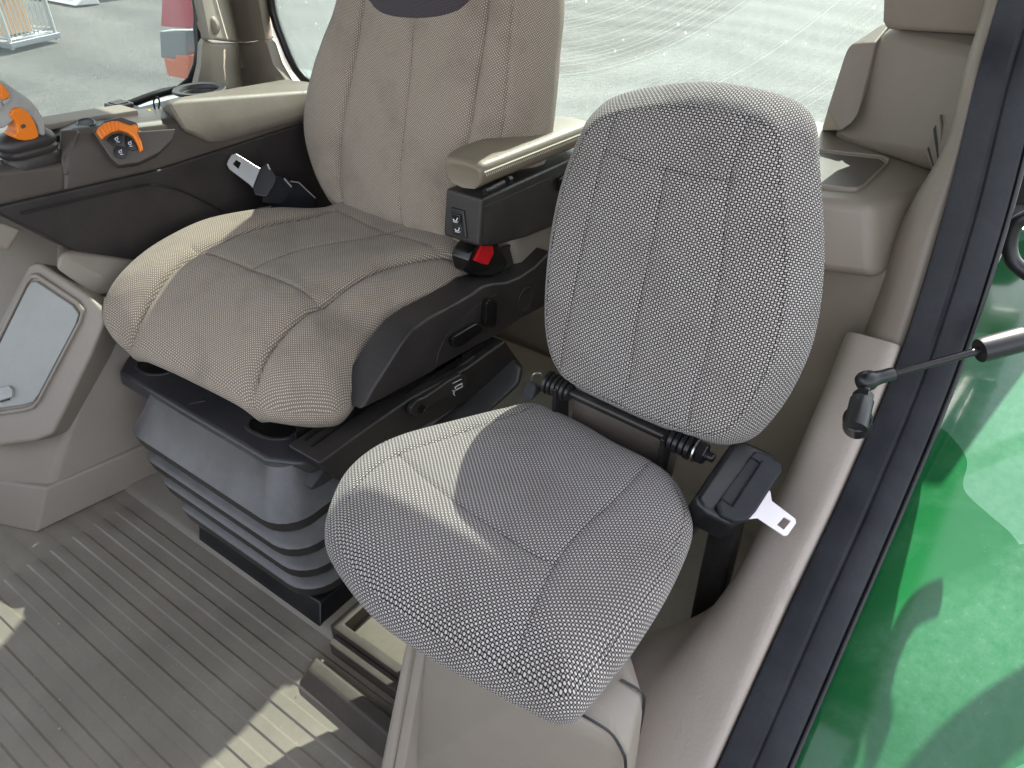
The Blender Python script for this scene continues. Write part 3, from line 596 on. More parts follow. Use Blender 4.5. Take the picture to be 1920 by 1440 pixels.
qR = [(-0.0791, 0.4324), (-0.1254, 0.3667), (-0.1625, 0.2747), (-0.1718, 0.1623), (-0.1688, 0.0467), (-0.1612, -0.034), (-0.145, -0.0854), (-0.1257, -0.1136)]
qX = [(-0.5209, 0.0692), (-0.4365, 0.0792), (-0.3406, 0.0851), (-0.2502, 0.092), (-0.167, 0.1062)]
qC = [(-0.3483, 0.0912), (-0.342, 0.1992), (-0.3129, 0.2957), (-0.2745, 0.3815), (-0.2499, 0.434)]
qB = [(-0.4546, 0.4124), (-0.317, 0.3994), (-0.1827, 0.3962), (-0.0675, 0.4041)]
sh = lambda q: [(a[0]+.30, a[1]-.15) for a in q]
qL, qR, qX, qC, qB = map(sh, (qL, qR, qX, qC, qB))
def polydist(u, v, q):
    Q = catmull(q, 60, False); P = np.stack([u, v], 1); m = np.empty(len(P))
    for i in range(0, len(P), 4000): m[i:i+4000] = ((P[i:i+4000, None]-Q[None])**2).sum(2).min(1)
    return np.sqrt(m)
def optop(u, v, d, t):
    h = .034*(1-t**2)+.026*(1-np.exp(-d/.022))
    h = h-.012*g2(u, v, .0, .22, .16, .14)
    h = h+.010*(1-np.exp(-polydist(u, v, qL)/.02))+.010*(1-np.exp(-polydist(u, v, qR)/.02))-.02
    return h
oc_ = Cushion('opc', oo, (0, -.02), optop, [(.004, .004), (.006, .012), (.004, .022), (-.004, .034), (-.02, .045), (-.05, .05)], [(qL, .011), (qR, .011), (qX, .003), (qC, .003), (qB, .002)], gw=.0045, N=360, rings=90)
cu = oc_.build("cushion", fab_o, os_)
for q in (qL, qR, qX, qC, qB): oc_.stitches("seam", q, threadl, cu, L=.006, gap=.0015, r=.0007, lift=.0002)
bo_ = [(-0.1604, -0.0351), (-0.2291, 0.005), (-0.2814, 0.0727), (-0.3064, 0.1448), (-0.2982, 0.2391), (-0.2715, 0.3257), (-0.2359, 0.4123), (-.222, .52), (-.215, .66), (-.205, .82), (-.15, .94), (.02, .985), (.17, .95), (.225, .83), (.238, .66), (.242, .54), (0.2602, 0.4649), (0.2703, 0.3842), (0.2829, 0.2958), (0.2878, 0.2111), (0.269, 0.1226), (0.2466, 0.0261), (0.2258, -0.0291), (0.1202, -0.0389), (-0.0146, -0.0395)]
vL = [(-0.1286, 0.5191), (-0.1244, 0.4249), (-0.13, 0.3254), (-0.1428, 0.2201), (-0.1499, 0.1348), (-0.15, 0.0474), (-0.1452, -0.0185)]
vC = [(0.0389, 0.3987), (0.0464, 0.3363), (0.051, 0.261), (0.0527, 0.1711), (0.0529, 0.0892), (0.0609, -0.0163)]
vR = [(0.2072, 0.5402), (0.2097, 0.4604), (0.2133, 0.3874), (0.2152, 0.3064), (0.2167, 0.2329), (0.2146, 0.1783), (0.2075, 0.0982), (0.195, -0.0104)]
def obtop(u, v, d, t):
    h = .03*(1-np.exp(-d/.05))+.012*(1-np.exp(-d/.012))
    h = h+.012*(1-np.exp(-polydist(u, v, vL)/.03))+.012*(1-np.exp(-polydist(u, v, vR)/.03))-.02-.02*np.exp(-((v-.55)/.3)**2)
    return h
bk = Cushion('opb', bo_, (0.025, 0.2902), obtop, [(.004, .001), (.010, .006), (.018, .018), (.030, .034), (.043, .055), (.052, .08), (.052, .105), (.036, .13), (.0, .145), (-.05, .15)], [(vL, .006), (vC, .0045), (vR, .006)], gw=.0045, N=360, rings=90)
bb = bk.build("backrest", fab_o, os_)
for q in (vL, vC, vR): bk.stitches("seam", q, threadl, bb, L=.006, gap=.0015, r=.0007, lift=.0002)
bk.stitches("seam", [tuple(p) for p in ((bk.O[:, :2]-bk.c)*.99+bk.c)], threadl, bb, L=.005, gap=.002)
pq = [(-0.1073, 0.4477), (-0.0909, 0.4321), (-0.0683, 0.4194), (-0.0308, 0.4114), (0.0384, 0.4122), (0.1035, 0.4217), (0.1482, 0.4361), (0.1703, 0.4529), (0.1813, 0.4761), (.19, .56), (.17, .72), (.12, .84), (.02, .87), (-.08, .84), (-.12, .72), (-.135, .55)]
pc = Cushion('opb', pq, (.04, .62), lambda u, v, d, t: bk.w(np.stack([u, v], 1))+.001+.003*(1-np.exp(-d/.006)), [(.0005, .001), (.001, .004)], N=160, rings=30)
pc.build("dark_headrest_panel", fab_p, bb)
# side cover
rim = [(0.0086, 0.3469), (0.0495, 0.3814), (0.0913, 0.4089), (0.126, 0.4325), (0.1586, 0.4471), (0.2077, 0.451), (0.268, 0.4473), (0.339, 0.4452), (0.3745, 0.4486), (0.4144, 0.4393), (0.4578, 0.4224), (0.5113, 0.4146), (0.5692, 0.4163), (0.6334, 0.4316)]
low = [(0.6763, 0.2869), (0.5907, 0.2958), (0.5125, 0.3046), (0.4232, 0.3053), (0.2276, 0.33), (0.2088, 0.3232), (0.0963, 0.3349)]
sc = prism("side_cover", 'X', rim+low, -.055, .02, charc, os_, .007, 3)
prism("cover_recess", 'X', [(0.2149, 0.3307), (0.2259, 0.3636), (0.2545, 0.3911), (0.2922, 0.4019), (0.3451, 0.4141), (0.3902, 0.4131), (0.4219, 0.4096), (0.4201, 0.3128)], .0195, .0215, charc, sc, .0015)
prism("adjuster_button", 'X', [(0.2561, 0.3843), (0.2663, 0.3857), (0.3335, 0.3827), (0.3475, 0.3748), (0.3542, 0.3625), (0.352, 0.353), (0.2793, 0.3522), (0.2643, 0.3585), (0.2567, 0.3688)], .0215, .034, blackg, sc, .003, 3)
prism("adjuster_button", 'X', [(0.369, 0.4177), (0.3782, 0.42), (0.3963, 0.4133), (0.4054, 0.4041), (0.4003, 0.3512), (0.3908, 0.3463), (0.3705, 0.356), (0.36, 0.3702)], .0215, .036, blackg, sc, .003, 3)
cp = (0.5287, 0.3491)
lathe("round_cap", (.0195, cp[0], cp[1]), (1, 0, 0), [(.030, 0), (.030, .001), (.0285, .0022), (.027, .0012)], charc, sc, 32)
# buckle with red button
bq = [(0.3802, 0.4916), (0.3917, 0.5091), (0.4134, 0.5179), (0.4864, 0.4909), (0.5015, 0.4701), (0.5209, 0.4367), (0.5048, 0.4194), (0.4656, 0.4195), (0.4154, 0.4401), (0.3891, 0.4584)]
bu = prism("belt_buckle", 'X', bq, -.07, -.022, blackg, os_, .006, 3)
prism("release_button", 'X', [(0.396, 0.4883), (0.4221, 0.5125), (0.4585, 0.499), (0.4618, 0.4804), (0.4406, 0.4609), (0.4206, 0.4713)], -.024, -.016, redp, bu, .002)
hull("buckle_stalk", [(-0.03, 0.4766, 0.477), (-0.03, 0.5614, 0.4685), (-0.03, 0.5765, 0.3919), (-0.03, 0.5146, 0.4034), (-0.07, 0.528, 0.4464), (-0.07, 0.6163, 0.4376), (-0.07, 0.6321, 0.3577), (-0.07, 0.5675, 0.3697)], charc, os_, .006)
# pale lower back shell seen behind the buckle
hull("back_shell", [(-0.02, 0.5416, 0.4707), (-0.02, 0.7259, 0.4552), (-0.02, 0.7305, 0.3838), (-0.02, 0.6384, 0.3882), (-0.02, 0.5691, 0.3883), (-.12, .50, .45), (-.12, .66, .62), (-.12, .66, .36), (-.12, .5, .36)], graypl, os_, .012)
# armrest
sidep = [(0.367, 0.6434), (0.7138, 0.6353), (0.8066, 0.6266), (0.8247, 0.4836), (0.6064, 0.4991), (0.512, 0.5102), (0.4267, 0.5269), (0.3737, 0.5408), (0.3517, 0.5501)]
ar = prism("armrest_box", 'X', sidep, -.062, .03, charc, os_, .006, 3)
prism("side_panel", 'X', [(0.3718, 0.6259), (0.5969, 0.6173), (0.6054, 0.6101), (0.611, 0.5054), (0.5104, 0.5184), (0.3693, 0.5519)], .0295, .0315, charc, ar, .0015)
FR['armf']=((0.03, 0.3586, 0.5972),(1.0, 0.0, -0.0),(0.0, 0.16171, 0.98684))
FR['arf'] = tuple(map(tuple, (at('armf', 0, 0, .0), fr3('armf')[1], fr3('armf')[2])))
rk = prism("rocker_switch", 'arf', [(-0.0744, 0.0144), (-0.0403, 0.0159), (-0.0274, -0.0381), (-0.0619, -0.0381)], -.006, .004, black, os_, .003, 3)
prism("rocker_half", 'arf', [(-0.0667, 0.0044), (-0.0449, 0.0063), (-0.0408, -0.0099), (-0.0627, -0.0109)], .003, .009, blackg, rk, .0015)
prism("rocker_half", 'arf', [(-0.0638, -0.0145), (-0.0418, -0.0135), (-0.0361, -0.0326), (-0.0581, -0.0327)], .003, .0065, black, rk, .0015)
def seat_icon(cx, cy, s, lift, parent):
    P = lambda x, y: tuple(at('arf', cx+x*s, cy+y*s, lift))
    tube("seat_symbol", [P(-1, .15), P(-.7, -.3), P(.35, -.3), P(.75, .9)], .00115, white, parent, 6)
    tube("seat_symbol_base", [P(-.9, -.75), P(.8, -.75)], .0007, white, parent, 6)
    tube("seat_symbol_dot", [P(.95, -.35), P(1.1, -.35)], .0011, white, parent, 6)
c1, c2 = (-0.0535, -0.0055), (-0.0491, -0.025)
seat_icon(c1[0], c1[1], .0062, .0095, rk); seat_icon(c2[0], c2[1], .0062, .0072, rk)
# padded lid of the armrest: sections from front to rear
def padsec(y, x0, x1, zb, zt, r):
    return [(x, y, z) for x, z in [(x0, zb), (x0, zt-r*1.2), (x0+r*.25, zt-r*.5), (x0+r*.8, zt-r*.12), (x0+r*1.6, zt), ((x0+x1)/2, zt+.003), (x1-r*1.1, zt), (x1-r*.4, zt-r*.18), (x1-r*.08, zt-r*.5), (x1, zt-r*1.1), (x1, zb)]]
pf, pm, pb_ = (0.034, 0.3685, 0.6922), (0.034, 0.5312, 0.6884), (0.034, 0.732, 0.6788)
zb0, zb1 = (0.034, 0.3639, 0.6528), (0.034, 0.6961, 0.6397)
yb = lambda y: zb0[2]+(zb1[2]-zb0[2])*(y-zb0[1])/(zb1[1]-zb0[1])
zt_ = lambda y: pf[2]+.010+(pb_[2]-pf[2])*(y-pf[1])/(pb_[1]-pf[1])
y0 = sidep[0][0]-.004
secs = [padsec(y0+.004, -.044, .022, yb(y0)+.006, zt_(y0)-.010, .010), padsec(y0-.001, -.056, .028, yb(y0)+.002, zt_(y0)-.002, .012), padsec(y0+.003, -.062, .032, yb(y0)+.002, zt_(y0)+.006, .013)]
for y in (y0+.014, y0+.03, y0+.07, y0+.13, y0+.2, y0+.28, y0+.36, y0+.42): secs.append(padsec(y, -.068 if y < y0+.02 else (-.078 if y < y0+.05 else -.086), .035, yb(y)+.002, zt_(y)+.010, .014))
secs = [[tuple(q) for q in s] for s in secs]
pdm = loft("armrest_pad", secs, vinyl, os_, 60)
md = pdm.modifiers.new("sub", 'SUBSURF'); md.levels = 1; md.render_levels = 1
tube("stitch_welt", [(.0358, y, zt_(y)-.006) for y in np.linspace(y0+.006, y0+.40, 30)], .0016, threadb, pdm, 6)
vs_ = []
for i, y in enumerate(np.linspace(y0+.01, y0+.40, 66)):
    vs_.append(((.0362, y, zt_(y)-.0095), (.0364, y+.0025, zt_(y)-.0145)))
bm = bmesh.new()
for a, b in vs_:
    a, b = Vector(a), Vector(b); bmesh.ops.create_cube(bm, size=1, matrix=Matrix.Translation((a+b)/2) @ (b-a).to_track_quat('Z', 'Y').to_matrix().to_4x4() @ Matrix.Diagonal((.0013, .0016, (b-a).length, 1)))
from_bm("stitches", bm, threadb, pdm)
h0, h1 = np.array((0.036, 0.3781, 0.6584)), np.array((0.036, 0.4274, 0.6595))
tube("hinge_pin", [h0, h1], .0055, charc, ar, 10)
h2 = np.array((0.036, 0.445, 0.6597)); dh = (h1-h0)/np.linalg.norm(h1-h0)
tube("hinge_knuckle", [h2-dh*.004, h2+dh*.006], .0075, darkmet, ar, 12)
tube("hinge_knuckle", [h0-dh*.010, h0-dh*.002], .0065, darkmet, ar, 12)
prism("side_catch", 'X', [(0.6247, 0.6094), (0.6755, 0.6115), (0.6915, 0.602), (0.6875, 0.5713), (0.6307, 0.5787)], .03, .04, black, ar, .003)
prism("catch_tab", 'X', [(0.6295, 0.6061), (0.6636, 0.6058), (0.6647, 0.5909), (0.6305, 0.5915)], .039, .047, darkmet, ar, .003)
tube("rear_hinge", [(0.036, 0.6892, 0.6324), (0.036, 0.7379, 0.6337)], .008, darkmet, ar, 10)
# suspension top plate
plat = [(-0.5626, -0.1432, 0.285), (-0.6061, -0.0946, 0.285), (-0.08, -0.1434, 0.285), (-0.5609, -0.1497, 0.252), (-0.0778, -0.1507, 0.25), (-0.0027, -0.0917, 0.25), (0.0023, -0.0388, 0.26), (-0.0224, -0.1156, 0.285), (-.60, .30, .285), (-.60, .30, .25), (.02, .36, .285), (.02, .36, .25)]
pl = hull("suspension_plate", plat, slate, os_, .012, 4)
def slotrim(nm, pts):
    c = np.mean(pts, axis=0); inn = [(c[0]+(p[0]-c[0])*.86, c[1]+(p[1]-c[1])*.80) for p in pts]
    prism("opening_rim", 'Z', pts, .2845, .2885, slate, pl, .0015, 2, holes=[inn]); prism("opening", 'Z', inn, .2845, .2862, blackg, pl, .0004)
def rr4(pts): return [tuple(p) for p in catmull(pts, 22, True)]
slotrim("a", rr4([(-0.5451, -0.1163), (-0.4965, -0.1181), (-0.4667, -0.0936), (-0.47, -0.0659), (-0.5386, -0.0594), (-0.5667, -0.0801)]))
slotrim("b", rr4([(-0.1864, -0.108), (-0.1572, -0.1109), (-0.1166, -0.1048), (-0.0869, -0.0789), (-0.0983, -0.0431), (-0.176, -0.05), (-0.2023, -0.078)]))
prism("arrow_mark", 'Z', [(-0.3362, -0.1271), (-0.318, -0.1003), (-0.3294, -0.0997), (-0.3276, -0.0731), (-0.3392, -0.0724), (-0.3401, -0.0984), (-0.3492, -0.0983)], .2845, .2875, slate, pl, .0008)
hull("corner_lug", [(-0.0687, -0.1531, 0.272), (-0.0751, -0.1172, 0.272), (-0.0248, -0.0649, 0.272), (-0.002, -0.0327, 0.272), (-0.0687, -0.1509, 0.255), (-0.0208, -0.1252, 0.245), (0.0003, -0.1139, 0.235), (0.0015, -0.0406, 0.245), (-0.0001, -0.046, 0.205), (-0.0076, -0.1108, 0.215)], slate, os_, .006, 3)
for k_, q in enumerate(((562,822,700,742), (592,846,722,772))):
    p0, p1 = np.array((((-0.0536, -0.082, 0.305), (-0.0072, -0.0858, 0.3))[k_])), None
    prism("slide_rail", ((p0[0]-.014, 0, p0[2]-.016), (0, 1, 0), (0, 0, 1)), [(p0[1], 0), (p0[1]+.5, 0), (p0[1]+.5, .024), (p0[1], .024)], 0, .005, darkmet, os_, .001)
    prism("slide_rail", ((p0[0]+.010, 0, p0[2]-.016), (0, 1, 0), (0, 0, 1)), [(p0[1], 0), (p0[1]+.5, 0), (p0[1]+.5, .020), (p0[1], .020)], 0, .005, darkmet, os_, .001)
    prism("rail_floor", ((p0[0]-.012, 0, p0[2]-.016), (0, 1, 0), (0, 0, 1)), [(p0[1]+.004, 0), (p0[1]+.5, 0), (p0[1]+.5, .004), (p0[1]+.004, .004)], 0, .024, darkmet, os_, .0008)
# lower suspension arm, release lever with symbols
prism("suspension_frame", 'X', [(-0.1083, 0.3043), (0.0105, 0.3066), (0.1275, 0.3056), (0.3097, 0.2832), (0.4435, 0.2835), (0.5178, 0.1711), (0.1661, 0.2145), (0.0119, 0.2204), (-0.0698, 0.2318)], -.06, .028, charc, os_, .006, 3)
prism("frame_lower", 'X', [(0.0367, 0.2824), (0.273, 0.2608), (0.4835, 0.2525), (0.4829, 0.1626), (0.0373, 0.1872)], -.45, -.04, blackg, os_, .004)
lv = prism("release_lever", 'X', [(0.1085, 0.2894), (0.1131, 0.3035), (0.1307, 0.3098), (0.1521, 0.3037), (0.1972, 0.3026), (0.2255, 0.3025), (0.2647, 0.2981), (0.2781, 0.2866), (0.2806, 0.2661), (0.259, 0.2605), (0.2245, 0.264), (0.1621, 0.274), (0.1408, 0.2695), (0.1208, 0.2739)], .032, .046, charc, os_, .004, 3)
pv = (0.046, 0.1386, 0.2824)
lathe("pivot_bolt", pv, (1, 0, 0), [(.0105, -.002), (.0105, .002), (.0085, .003), (.0075, .0008)], darkmet, lv, 20)
for (a, b) in (((852, 723), (866, 717)), ((853, 729), (868, 722)), ((848, 734), (852, 737)), ((868, 716), (872, 724))):
    pass
tube("weight_symbol", [(0.047, 0.2411, 0.279), (0.047, 0.2635, 0.2758), (0.047, 0.2648, 0.2669), (0.047, 0.244, 0.2705), (0.047, 0.2411, 0.279)], .0012, white, lv, 6)
tube("weight_symbol", [(0.047, 0.2351, 0.2918), (0.047, 0.2624, 0.2873)], .0008, white, lv, 6)
tube("lock_symbol", [(0.047, 0.2322, 0.2746), (0.047, 0.2405, 0.2698), (0.047, 0.2351, 0.2661), (0.047, 0.2397, 0.258)], .0010, white, lv, 6)
hull("rear_housing", [(-0.0144, 0.2496, 0.2), (-0.0211, 0.4592, 0.22), (0.0287, 0.476, 0.22), (0.0605, 0.4681, 0.21), (0.0831, 0.4223, 0.2), (0.0794, 0.2801, 0.18), (-0.0365, 0.0702, 0.16), (-0.0002, 0.5383, 0.1), (-0.0101, 0.349, 0.08), (-0.0318, 0.2595, 0.08), (-.3, .3, .2), (-.3, .5, .2)], slate, os_, .010, 3)
# bellows: one pleat after another, each a part
FL = [(238,806,.205), (247,822,.188), (262,860,.150), (268,872,.146), (297,902,.112), (303,912,.108), (333,946,.074), (338,955,.070), (366,990,.040), (372,1006,.028)]
lev = [((-0.4802, -0.193, 0.215), (-0.0511, -0.1658, 0.215)), ((-0.4784, -0.2001, 0.192), (0.0205, -0.1754, 0.192)), ((-0.4409, -0.2062, 0.148), (0.0465, -0.1945, 0.148)), ((-0.3967, -0.2092, 0.108), (0.0668, -0.204, 0.108)), ((-0.3411, -0.2142, 0.07), (0.0789, -0.2056, 0.07))]
def rloop(x0, x1, y0, y1, z, r, n=6):
    return [(x, y, z) for x, y in rrect(x1-x0, y1-y0, r, n, ((x0+x1)/2, (y0+y1)/2))]
top_ = (-.545, .005, -.14)
for i in range(1, 4):
    (l0, r0) = lev[i+1]; x0, x1, yy = l0[0], r0[0], min(l0[1], r0[1]); z = l0[2]
    x0 -= .028; t = .040
    loops = [rloop(x0+t, x1-t, yy+t, .32, z+.046, .05), rloop(x0+t*.92, x1-t*.92, yy+t*.92, .32, z+.030, .05), rloop(x0+t*.6, x1-t*.6, yy+t*.55, .33, z+.020, .055), rloop(x0+t*.25, x1-t*.25, yy+t*.22, .335, z+.0125, .06), rloop(x0+.002, x1-.002, yy+.002, .34, z+.0085, .065), rloop(x0, x1, yy, .345, z+.006, .066), rloop(x0+.003, x1-.003, yy+.003, .344, z-.016, .065), rloop(x0+.007, x1-.007, yy+.007, .34, z-.019, .064), rloop(x0+t*.95, x1-t*.95, yy+t*.95, .33, z-.008, .05)]
    loft("bellows_pleat", loops, rubber, os_, 32)
l0, r0 = lev[1]
x0, x1, yy, z = l0[0]-.028, r0[0], min(l0[1], r0[1]), l0[2]
loft("bellows_pleat", [rloop(x0+.035, x1-.05, yy+.05, .32, z+.085, .05), rloop(x0+.02, x1-.03, yy+.03, .33, z+.045, .055), rloop(x0+.008, x1-.010, yy+.009, .335, z+.018, .06), rloop(x0+.002, x1-.002, yy+.002, .34, z+.0085, .065), rloop(x0, x1, yy, .345, z+.006, .066), rloop(x0+.003, x1-.003, yy+.003, .344, z-.017, .065), rloop(x0+.007, x1-.007, yy+.007, .34, z-.020, .064), rloop(x0+.04, x1-.04, yy+.04, .33, z-.009, .05)], rubber, os_, 32)
hull("base_plate", [(0.0855, -0.2151, 0.004), (-0.2896, -0.2142, 0.004), (0.0707, -0.1939, 0.045), (-0.2831, -0.2076, 0.045), ((0.0855, -0.2151, 0.004)[0], .3, 0), ((0.0855, -0.2151, 0.004)[0], .3, .045), (-.30, .3, 0), (-.30, .3, .045)], black, os_, .004)
settle(os_)

# ================================================================== lap belt tongue beside the operator's seat
bt = empty("lap_belt", (-0.63, 0.377, 0.4627), "chrome seat belt tongue on dark webbing standing up left of the big seat", "seat belt")
FR['belt']=((-0.62, 0.3299, 0.573),(0.5145, 0.85749, -0.0),(-0.42557, 0.25534, 0.86816))
tg = prism("latch_plate", 'belt', [(-0.0556, 0.0319), (-0.0459, 0.043), (-0.0348, 0.0441), (0.0085, 0.0051), (0.0183, 0.0051), (-0.0161, -0.039), (-0.0204, -0.0309), (-0.0582, 0.0101), (-0.0612, 0.0228)], -.0015, .0015, steel, bt, .0008, 1, holes=[[(-0.0473, 0.0211), (-0.0381, 0.0297), (-0.0289, 0.0223), (-0.0381, 0.0088)]])
prism("tongue_grip", 'belt', [(0.0106, 0.0036), (0.0274, 0.0126), (0.0377, -0.0075), (0.0433, -0.0209), (0.035, -0.036), (0.0101, -0.0641), (-0.015, -0.0554), (-0.0159, -0.0378)], -.008, .008, black, bt, .003)
hull("webbing_fold", [(-0.6, 0.3422, 0.5608), (-0.6, 0.3795, 0.5499), (-0.6, 0.416, 0.5124), (-0.6, 0.3724, 0.4797), (-0.6, 0.3164, 0.5031), (-0.615, 0.3529, 0.5545), (-0.615, 0.3906, 0.5435), (-0.615, 0.4275, 0.5056), (-0.615, 0.3834, 0.4725), (-0.615, 0.3268, 0.4962)], webm, bt, .003)
hull("webbing", [(-0.62, 0.4149, 0.5219), (-0.62, 0.4466, 0.5111), (-0.62, 0.491, 0.451), (-0.62, 0.498, 0.4108), (-0.62, 0.3365, 0.4647), (-0.63, 0.4224, 0.5175), (-0.63, 0.4543, 0.5066), (-0.63, 0.499, 0.4461), (-0.63, 0.506, 0.4057), (-0.63, 0.3434, 0.4599)], webm, bt, .002)
tube("webbing_edge", [(-0.598, 0.3494, 0.5861), (-0.598, 0.3538, 0.5708), (-0.598, 0.3657, 0.5531)], .0022, galv, bt, 6)
tube("webbing_edge", [(-0.598, 0.3889, 0.541), (-0.598, 0.4051, 0.5161)], .0022, galv, bt, 6)
tube("webbing_edge", [(-0.615, 0.419, 0.5217), (-0.615, 0.4424, 0.512), (-0.615, 0.4861, 0.458)], .0018, galv, bt, 6)
settle(bt)

# ================================================================== right-hand control console
cs = empty("control_console", (-.85, .1, .3), "taupe control console with orange lever and dial along the right side window", "console")
prof0 = [(-0.2019, 0.6378), (0.1292, 0.6164), (0.5209, 0.6213), (0.6661, 0.6203)]
topf = [(-0.2594, 0.753), (-0.1548, 0.74), (-0.0311, 0.7448)]
hull("body", [(-0.68, -0.0831, 0.6302), (-0.685, -0.0594, 0.6918), (-0.68, 0.1292, 0.6164), (-0.68, 0.5209, 0.6213), (-.68, .70, .62), (-0.71, -0.0156, 0.7362), (-0.7, 0.0218, 0.7214), (-0.69, 0.1478, 0.6577), (-0.69, 0.5335, 0.6405), (-.70, .70, .645), (-0.8, 0.0402, 0.73), (-0.88, 0.052, 0.7069), (-.80, .45, .665), (-.80, .72, .655), (-.98, -.03, .70), (-.98, .72, .62), (-.98, -.03, .55), (-.98, .72, .55)], taupe_d, cs, .012, 4)
hull("lever_bay", [(-.68, -.55, .665), (-0.68, -0.2019, 0.6378), (-0.68, -0.0755, 0.6301), (-0.685, -0.0545, 0.684), (-0.685, -0.1747, 0.7051), (-.685, -.55, .75), (-0.72, -0.0341, 0.6887), (-0.72, -0.1561, 0.7112), (-.72, -.55, .76), (-.98, -.55, .72), (-.98, -.03, .66), (-.98, -.55, .55), (-.98, -.03, .55)], taupe_d, cs, .012, 4)
hull("bay_wall", [(-0.72, -0.032, 0.7363), (-0.71, -0.0075, 0.7342), (-0.7, -0.0028, 0.7317), (-0.681, -0.0573, 0.6596), (-0.681, -0.0711, 0.6636), (-0.69, -0.0631, 0.6918), (-0.82, 0.0147, 0.7182), (-0.82, 0.0472, 0.7183), (-0.82, -0.0085, 0.6506), (-0.82, 0.0216, 0.6424)], taupe_d, cs, .006, 3)
# darker leg panel below
prism("leg_panel", 'X', [(-.27, .664), (-0.2083, 0.6458), (0.118, 0.6226), (0.5047, 0.6261), (.70, .615), (.70, .10), (.20, .17), (0.0726, 0.3248), (-0.0568, 0.4597), (-0.1461, 0.5655), (-0.2121, 0.6355)], -1.15, -.672, charc, cs, .008, 3)
tube("panel_joint", [(-0.668, -0.1735, 0.6228), (-0.668, -0.0488, 0.6133), (-0.668, 0.0605, 0.6036), (-0.668, 0.108, 0.5929), (-0.668, 0.1711, 0.5564), (-0.668, 0.2529, 0.4834)], .0022, black, cs, 6, 30)
covm = plastic('cover_plastic', (112, 103, 93), .55, grain=420, gs=.45, dust=.4, dustcol=(160, 150, 132))
# raised padded cover at the rear with a rounded front end
hull("rear_cover", [(-0.71, 0.2018, 0.7446), (-0.72, 0.2319, 0.7435), (-0.675, 0.2055, 0.6867), (-0.672, 0.2614, 0.646), (-0.683, 0.2454, 0.698), (-0.683, 0.3609, 0.6884), (-0.683, 0.5344, 0.6741), (-0.672, 0.5182, 0.6418), (-0.8, 0.6331, 0.6634), (-0.8, 0.4364, 0.6958), (-0.8, 0.2853, 0.7175), (-.672, .72, .635), (-.69, .74, .67), (-.98, .74, .65), (-.96, .30, .655), (-.96, .30, .60), (-.98, .74, .6), (-.72, .72, .60), (-.72, .4, .60)], covm, cs, .009, 4)
ch = np.array((-0.88, 0.3938, 0.7027))
lathe("cup_holder", ch-np.array((0, 0, .075)), (0, 0, 1), [(.034, 0), (.036, .06), (.040, .07), (.062, .074), (.064, .078), (.062, .081), (.048, .080), (.045, .074), (.042, .02), (.0, .018)], charc, cs, 32)
# dial
FR['dial']=((-0.655, 0.0552, 0.7019),(0.30959, 0.95087, -0.0),(-0.40049, 0.13039, 0.90698))
dc = (-0.0119, -0.0194)
def ringseg(r0, r1, a0, a1, n=14, c=dc):
    A = [R(a0+(a1-a0)*i/n) for i in range(n+1)]
    return [(c[0]+r1*math.cos(a), c[1]+r1*math.sin(a)) for a in A]+[(c[0]+r0*math.cos(a), c[1]+r0*math.sin(a)) for a in A[::-1]]
pts_d = [(-0.0478, 0.0318), (-0.0201, 0.0482), (0.0136, 0.051), (0.0393, 0.0351), (0.0376, 0.0181), (0.1085, 0.0112), (0.0954, -0.0107), (0.0616, -0.0299), (0.0167, -0.0422), (-0.0225, -0.041), (-0.033, -0.0239)]
prism("dial_bezel", 'dial', pts_d, -.07, -.004, taupe_d, cs, .004, 3)
def arcpx(px): return [tuple(p) for p in px]
oring = [(-0.0441, 0.028), (-0.0367, 0.0352), (-0.0244, 0.0415), (-0.0073, 0.0439), (0.0039, 0.0409), (0.0158, 0.0336), (0.0245, 0.0289), (0.0319, 0.032), (0.0374, 0.0235), (0.0307, 0.0106), (0.0322, -0.0037), (0.0298, -0.0228), (0.0228, -0.0248), (0.023, -0.0118), (0.0208, 0.0059), (0.0122, 0.0171), (-0.0001, 0.0235), (-0.0169, 0.0222), (-0.0302, 0.0161), (-0.038, 0.0111)]
dl = prism("speed_dial", 'dial', oring, -.006, .010, orange, cs, .004, 3)
for p in ((188, 249), (193, 244), (199, 240), (206, 237), (213, 235), (220, 235)):
    pass
RB = [((-0.039, 0.0313), (-0.0344, 0.0158)), ((-0.0321, 0.0365), (-0.0279, 0.0199)), ((-0.0238, 0.0403), (-0.0217, 0.0231)), ((-0.0151, 0.042), (-0.0162, 0.0242)), ((-0.0067, 0.0428), (-0.0101, 0.0242)), ((0.001, 0.0415), (-0.0039, 0.0242))]
for a, b in RB: tube("grip_rib", [at('dial', *a, .0105), at('dial', *b, .0105)], .0016, orange, dl, 6)
lens_a = [(-0.0301, 0.0107), (-0.016, 0.0188), (-0.0015, 0.0195), (0.0056, 0.0161), (-0.0029, 0.0005), (-0.0108, -0.0013), (-0.0199, -0.0039)]
lens_b = [(0.0082, 0.0146), (0.0158, 0.0068), (0.0195, -0.0036), (0.0199, -0.0178), (0.0104, -0.0181), (0.0036, -0.0137), (0.0021, -0.0026)]
k1 = prism("dial_button", 'dial', lens_a, -.004, .003, blackg, cs, .001)
k2 = prism("dial_button", 'dial', lens_b, -.004, .003, blackg, cs, .001)
c3 = (-0.0122, -0.0172)
k3 = prism("dial_button", 'dial', [(c3[0]+.0125*math.cos(a), c3[1]+.0125*math.sin(a)) for a in np.linspace(0, 2*math.pi, 20, endpoint=False)], -.004, .004, blackg, cs, .001)
